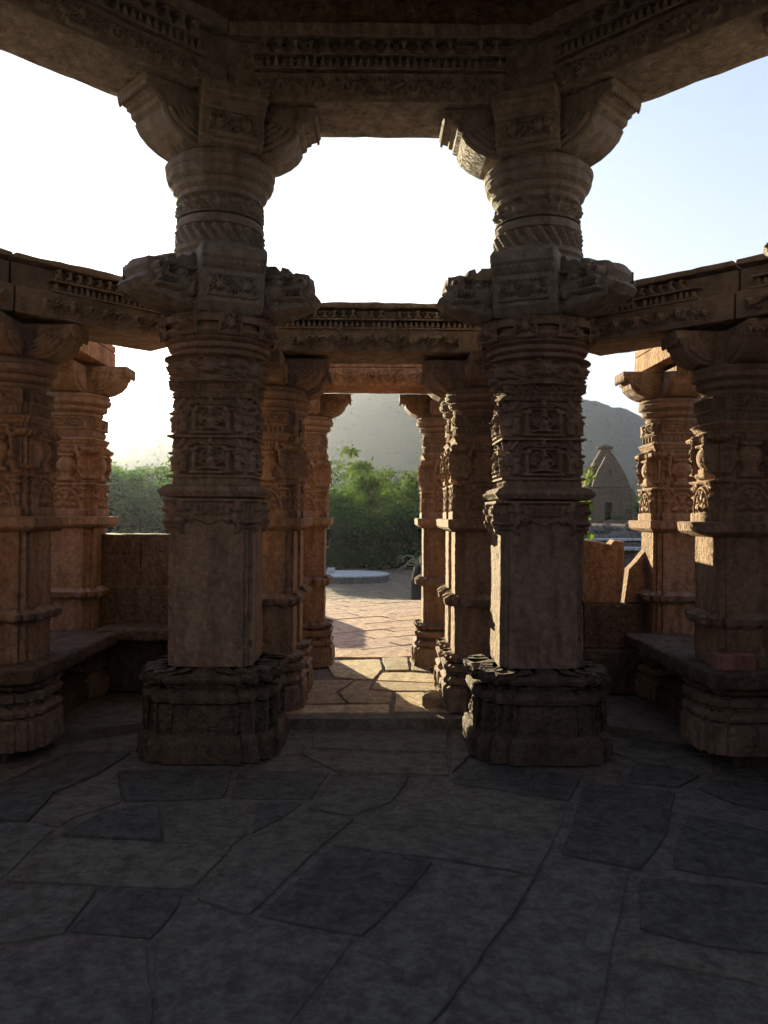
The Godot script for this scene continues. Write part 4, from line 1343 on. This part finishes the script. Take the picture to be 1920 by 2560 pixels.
func build_outside():
	# hill
	var ridge := [[-900, 1205], [-400, 1165], [0, 1140], [200, 1125], [300, 1096], [440, 1040], [600, 985], [800, 930], [940, 908], [1100, 912], [1300, 955], [1450, 998], [1500, 1004], [1560, 1022], [1615, 1054], [1750, 1105], [1900, 1150], [2300, 1205], [2900, 1240]]
	var hv := PackedVector3Array()
	var hi := PackedInt32Array()
	var nc := 190
	var rows := [[260.0, -0.02], [330.0, 0.06], [400.0, 0.16], [470.0, 0.28], [540.0, 0.41], [610.0, 0.54], [680.0, 0.67], [750.0, 0.79], [820.0, 0.9], [880.0, 0.975], [920.0, 1.0], [1000.0, 0.93], [1200.0, 0.5], [1400.0, -0.05]]
	for rw in rows:
		for i in nc:
			var px := -900.0 + 3800.0 * i / (nc - 1)
			var yy := 1240.0
			for k in ridge.size() - 1:
				if px >= ridge[k][0] and px <= ridge[k + 1][0]:
					yy = cubic_interpolate(ridge[k][1], ridge[k + 1][1], ridge[maxi(k - 1, 0)][1], ridge[mini(k + 2, ridge.size() - 1)][1], (px - ridge[k][0]) / float(ridge[k + 1][0] - ridge[k][0]))
			var d: float = rw[0] * (1.0 + 0.05 * nz.get_noise_2d(px * 0.02, 9.0))
			var top := EYE + (HZ - yy) / F * 920.0
			var h: float = top * rw[1] + (2.5 * nz.get_noise_2d(px * 0.03, rw[0] * 0.02) + 0.8 * nz.get_noise_2d(px * 0.2, rw[0] * 0.1)) * clampf(rw[1] * 3.0, 0.0, 1.0)
			hv.append(Vector3((px - AX) / F * d, maxf(h, -3.0), -d))
	for j in rows.size() - 1:
		for i in nc - 1:
			var a := j * nc + i
			hi.append_array([a, a + nc + 1, a + 1, a, a + nc, a + nc + 1])
	structure("hill", with_normals(hv, hi), M.hill)
	# scrub on the hill, uncountable
	var sr := RandomNumberGenerator.new()
	sr.seed = 3
	var bush := leaf_cloud([[Vector3(0, 0.5, 0), 0.8, 0.6], [Vector3(0.5, 0.4, 0.2), 0.6, 0.6], [Vector3(-0.4, 0.4, -0.2), 0.6, 0.6]], 16, 0.28, 8, Color(0.05, 0.06, 0.032))
	var mm := MultiMesh.new()
	mm.transform_format = MultiMesh.TRANSFORM_3D
	mm.mesh = bush
	var spots := []
	for k in 6000:
		var j := sr.randi_range(1, 9)
		var i := sr.randi_range(0, nc - 2)
		var a := j * nc + i
		var u := sr.randf()
		var w := sr.randf()
		spots.append(hv[a].lerp(hv[a + 1], u).lerp(hv[a + nc].lerp(hv[a + nc + 1], u), w))
	for k in 700:
		var a := 10 * nc + sr.randi_range(50, nc - 50)
		spots.append(hv[a].lerp(hv[a + 1], sr.randf()))
	mm.instance_count = spots.size()
	for k in spots.size():
		var s := sr.randf_range(0.9, 1.9)
		mm.set_instance_transform(k, Transform3D(Basis(Vector3.UP, sr.randf() * TAU).scaled(Vector3(s, s * 0.9, s)), spots[k] - Vector3(0, 0.3, 0)))
	var mi := MultiMeshInstance3D.new()
	mi.multimesh = mm
	mi.material_override = M.leaf_a
	mi.name = "hillside_scrub"
	add_child(mi)
	tag(mi, "thin dark scrub covering the hazy hill", "scrub", "", "stuff")
	# trees
	var ka := tree_kind(21, 0.62, 0.14, 0.03, 95, Color(0.064, 0.098, 0.028))
	var kb := tree_kind(22, 0.5, 0.08, 0.03, 95, Color(0.05, 0.088, 0.026))
	var kc := tree_kind(23, 0.75, 0.3, 0.027, 95, Color(0.076, 0.094, 0.028))
	var kd := tree_kind(24, 0.7, 0.05, 0.032, 95, Color(0.036, 0.066, 0.02))
	plant_tree(kc, "acacia_tree", "large thorny acacia with dark branching limbs behind the round platform", "trees beyond the court", 1020, 37.0, 5.35, 0.5, 0.85)
	for t in [[800, 35, 2.9, kd], [868, 35.5, 2.7, kb], [930, 35, 2.8, kd], [985, 36, 2.6, ka], [1090, 34.5, 2.9, kd], [740, 36, 3.1, kb]]:
		plant_tree(t[3], "thorn_bush", "low dark green thorn bush growing behind the round platform", "bushes behind the round platform", t[0], t[1], t[2], t[0] * 0.37, 1.15)
	for t in [[770, 43, 4.3, ka], [838, 45, 4.7, kc], [905, 44, 3.5, kb], [1120, 44, 4.6, ka], [700, 44, 4.2, kb]]:
		plant_tree(t[3], "acacia_tree", "green acacia standing in the second row behind the thorn bushes", "trees beyond the court", t[0], t[1], t[2], t[0] * 0.53)
	for t in [[740, 62, 6.4, ka], [830, 66, 6.7, kc], [905, 64, 5.2, ka], [965, 66, 5.0, kb], [1050, 66, 6.2, kc], [1130, 62, 6.2, ka]]:
		plant_tree(t[3], "acacia_tree", "distant pale green acacia at the foot of the hill", "trees beyond the court", t[0], t[1], t[2], t[0] * 0.71)
	var far_left := [[280, 78, 8.0, ka, "tall acacia with a rounded top, behind the other trees beyond the unbroken dark parapet"], [400, 80, 7.4, kc, "flat topped pale acacia behind the utility pole"],
		[180, 62, 6.4, ka, ""], [255, 60, 6.6, kb, "dense acacia at the end of the row beyond the unbroken dark parapet"], [330, 64, 6.5, kc, "open branched acacia next to the utility pole"], [395, 60, 6.3, ka, "broad acacia standing in front of the utility pole"], [465, 62, 6.2, kb, ""],
		[215, 55, 4.6, kd, ""], [290, 54, 4.4, kd, ""], [350, 56, 4.7, ka, ""], [425, 55, 4.5, kd, ""], [490, 56, 4.6, ka, ""], [120, 58, 6.0, kd, ""], [40, 60, 6.3, ka, ""]]
	for t in far_left:
		plant_tree(t[3], "acacia_tree", t[4] if t[4] else "low bushy green acacia beyond the unbroken dark parapet", "trees beyond the unbroken dark parapet", t[0], t[1], t[2], t[0] * 0.29, 1.1)
	for t in [[1590, 62, 4.6, kd], [1640, 60, 5.0, ka], [1555, 78, 5.6, kb], [1460, 80, 5.4, ka], [1720, 60, 5.2, kb], [1800, 64, 5.6, ka]]:
		plant_tree(t[3], "acacia_tree", "green acacia beside the small ruined temple", "trees beside the small temple", t[0], t[1], t[2], t[0] * 0.41)
	var ks := tree_kind(31, 0.3, 0.3, 0.04, 30, Color(0.14, 0.17, 0.025))
	plant_tree(ks, "young_tree", "young tree with sunlit yellow green leaves beside the broken orange parapet", "", 1398, 15.0, 2.7, 1.0, 0.6, -0.5)
	# concrete pole among the left trees
	var pv := PackedVector3Array()
	limb(pv, Vector3.ZERO, Vector3(0, 5.3, 0), 0.14, 0.11)
	limb(pv, Vector3(-0.5, 5.1, 0), Vector3(0.5, 5.1, 0), 0.07, 0.07)
	solo("utility_pole", flat(pv), M.pole, "pale concrete utility pole among the acacias", "pole", Vector3((374 - AX) / F * 67, GY, -67))
	# round concrete platform
	var rp := thing("round_platform", "low round concrete platform on the ground beyond the court", "platform", Vector3(-0.95, GY, -27.7))
	part(rp, "kerb", round_band(64, 1.45, [[0.0, 0.0], [0.2, 0.0], [0.205, -0.02]], null, 0.0, 8.0, 0.012, 0.02), M.rubble)
	part(rp, "top_slab", round_band(64, 1.45, [[0.205, 0.01], [0.245, 0.012], [0.25, 0.0]], null, 0.0, 8.0, 0.003), M.concrete)
	solo("concrete_block", rbox(Vector3(0.26, 0.17, 0.3), 0.03, 0.006), M.concrete, "small concrete block on the round platform", "block", Vector3(-1.5, GY + 0.25 + 0.085, -27.9))
	# dead palm
	var pp := thing("dead_palm", "small dead palm with drooping dry fronds near the court", "palm", Vector3((1042 - AX) / F * 21.0, GY, -21.0))
	var tv := PackedVector3Array()
	limb(tv, Vector3(0, -0.05, 0), Vector3(0.0, 0.55, 0), 0.13, 0.14)
	limb(tv, Vector3(0.0, 0.55, 0), Vector3(0.06, 0.95, 0), 0.14, 0.11)
	part(pp, "trunk", flat(tv), M.dead)
	for k in 11:
		var a := TAU * k / 11
		var fv := PackedVector3Array()
		var prev := Vector3(0.06, 0.93, 0)
		for j in 4:
			var q := Vector3(0.06, 0.93, 0) + Vector3(cos(a), 0, sin(a)) * 0.16 * (j + 1) + Vector3(0, [0.13, 0.16, 0.08, -0.1][j] + 0.12 * sin(k * 2.3), 0)
			limb(fv, prev, q, 0.028 - j * 0.006, 0.02 - j * 0.005)
			prev = q
		part(pp, "frond", flat(fv), M.frond)
	# terrace of rubble on the right with a small ruined temple on it
	var tr := thing("rubble_terrace", "grey rubble terrace in front of the small temple", "terrace", Vector3(8.0, GY, -25.0))
	part(tr, "core", rbox(Vector3(7.6, 1.75, 9.0), 0.2, 0.05, 0.5), M.rubble, Vector3(1.2, 0.875, -4.6))
	part(tr, "ledge_slab", rbox(Vector3(4.6, 0.07, 0.7), 0.02, 0.01, 0.1), M.concrete, Vector3(0.6, 1.56, 0.15))
	part(tr, "step_slab", rbox(Vector3(4.2, 0.1, 0.8), 0.02, 0.01, 0.1), M.concrete, Vector3(0.9, 1.3, 0.55))
	part(tr, "step_face", rbox(Vector3(4.6, 1.5, 0.4), 0.05, 0.03, 0.2), M.rubble, Vector3(0.8, 0.75, 0.2))
	var rk := [rock(0.2, 1), rock(0.2, 2), rock(0.2, 4), rock(0.2, 5)]
	for k in 110:
		var q := part(tr, "rubble_stone", rk[k % 4], M.rubble, Vector3(rng.randf_range(-1.6, 3.6), 1.62 + rng.randf_range(-0.02, 0.3), rng.randf_range(-2.2, -0.1)), Vector3(rng.randf(), rng.randf() * TAU, rng.randf()))
		q.scale = Vector3.ONE * rng.randf_range(0.35, 1.0)
	var mt := thing("temple_mound", "low earth mound under the small ruined temple", "mound", Vector3(17.6, GY, -62.0))
	part(mt, "earth", rbox(Vector3(22, 1.7, 18), 0.7, 0.12, 1.0), M.ground, Vector3(0, 0.85, 0))
	small_temple(Vector3(17.45, 0.95, -60.5))

func small_temple(at: Vector3):
	var o := thing("small_temple", "small ruined stone temple with a curved spire and a dark doorway", "temple", at, -0.12)
	var m = M.ruin
	o.scale = Vector3(0.86, 1.05, 0.86)
	part(o, "platform", rbox(Vector3(5.0, 0.34, 5.2), 0.06, 0.03, 0.3), m, Vector3(0, 0.17, 0))
	part(o, "step", rbox(Vector3(1.3, 0.3, 0.6), 0.05, 0.02, 0.2), m, Vector3(-0.1, 0.15, 2.8))
	# walls round a real doorway
	part(o, "wall", rbox(Vector3(1.55, 1.85, 0.6), 0.04, 0.03, 0.25), m, Vector3(-1.15, 1.26, 1.7))
	part(o, "wall", rbox(Vector3(1.75, 1.85, 0.6), 0.04, 0.03, 0.25), m, Vector3(1.05, 1.26, 1.7))
	part(o, "door_lintel", rbox(Vector3(0.62, 0.62, 0.58), 0.03, 0.02, 0.2), m, Vector3(-0.1, 1.88, 1.7))
	part(o, "wall", rbox(Vector3(0.6, 1.85, 3.6), 0.04, 0.03, 0.25), m, Vector3(-1.7, 1.26, -0.3))
	part(o, "wall", rbox(Vector3(0.6, 1.85, 3.6), 0.04, 0.03, 0.25), m, Vector3(1.7, 1.26, -0.3))
	part(o, "wall", rbox(Vector3(3.4, 1.85, 0.6), 0.04, 0.03, 0.25), m, Vector3(0, 1.26, -1.8))
	for x in [-0.52, 0.34]:
		part(o, "door_jamb", rbox(Vector3(0.12, 1.3, 0.12), 0.015, 0.008, 0.1), m, Vector3(x, 0.98, 2.04))
	for x in [-1.95, -1.2, 1.1, 1.95]:
		part(o, "pilaster", rbox(Vector3(0.34, 1.8, 0.3), 0.03, 0.03, 0.15), m, Vector3(x, 1.24, 2.0))
	for k in 3:
		part(o, "cornice", rbox(Vector3(4.3 - k * 0.18, 0.13, 4.3 - k * 0.18), 0.04, 0.02, 0.2, k), m, Vector3(0, 2.26 + k * 0.15, 0))
	var y := 2.68
	for k in 17:
		var f := k / 16.0
		var w := lerpf(1.92, 0.52, pow(f, 1.05)) - 0.12 * sin(f * PI) * -1.0
		var h := 0.155
		var pl := redent(w, w * 0.5, [[w * 0.75, w * 0.92], [w * 0.84, w * 0.84]])
		part(o, "spire_course", band(pl, [[0.0, -0.05], [0.03, 0.0], [h - 0.03, -0.01], [h, -0.06]], null, 0.12, 0.06), m, Vector3(0.0 - 0.1 * f, y, -0.1))
		y += h
	part(o, "neck", round_band(24, 0.42, [[0.0, 0.0], [0.12, 0.0]], null, 0.0, 8.0, 0.02), m, Vector3(-0.1, y, -0.1))
	part(o, "ribbed_cap", round_band(32, 0.5, [[0.0, 0.0], [0.08, 0.14], [0.2, 0.12], [0.28, -0.1], [0.36, -0.3]], T.petal, 0.06, 16.0, 0.03), m, Vector3(-0.1, y + 0.12, -0.1))
	# gable in front of the spire with a small square window
	var g := PackedVector2Array()
	for p in [[-1.5, 0.0], [1.5, 0.0], [1.25, 0.6], [1.0, 1.0], [0.62, 1.7], [0.3, 2.1], [-0.4, 2.1], [-0.7, 1.6], [-1.1, 0.95], [-1.35, 0.5]]: g.append(Vector2(p[0], p[1]))
	for pc in [[[-1.5, 0.0], [-0.3, 0.0], [-0.3, 1.2], [-0.98, 1.2], [-1.1, 0.95], [-1.35, 0.5]], [[0.1, 0.0], [1.5, 0.0], [1.25, 0.6], [1.0, 1.0], [0.9, 1.2], [0.1, 1.2]], [[-0.3, 0.0], [0.1, 0.0], [0.1, 0.78], [-0.3, 0.78]], [[-0.98, 1.203], [0.9, 1.203], [0.62, 1.7], [0.3, 2.1], [-0.4, 2.1], [-0.7, 1.6]]]:
		part(o, "gable_stone", slab_of(curve_poly(pc), 0.5, 0.02), m, Vector3(0, 2.68, 1.82))
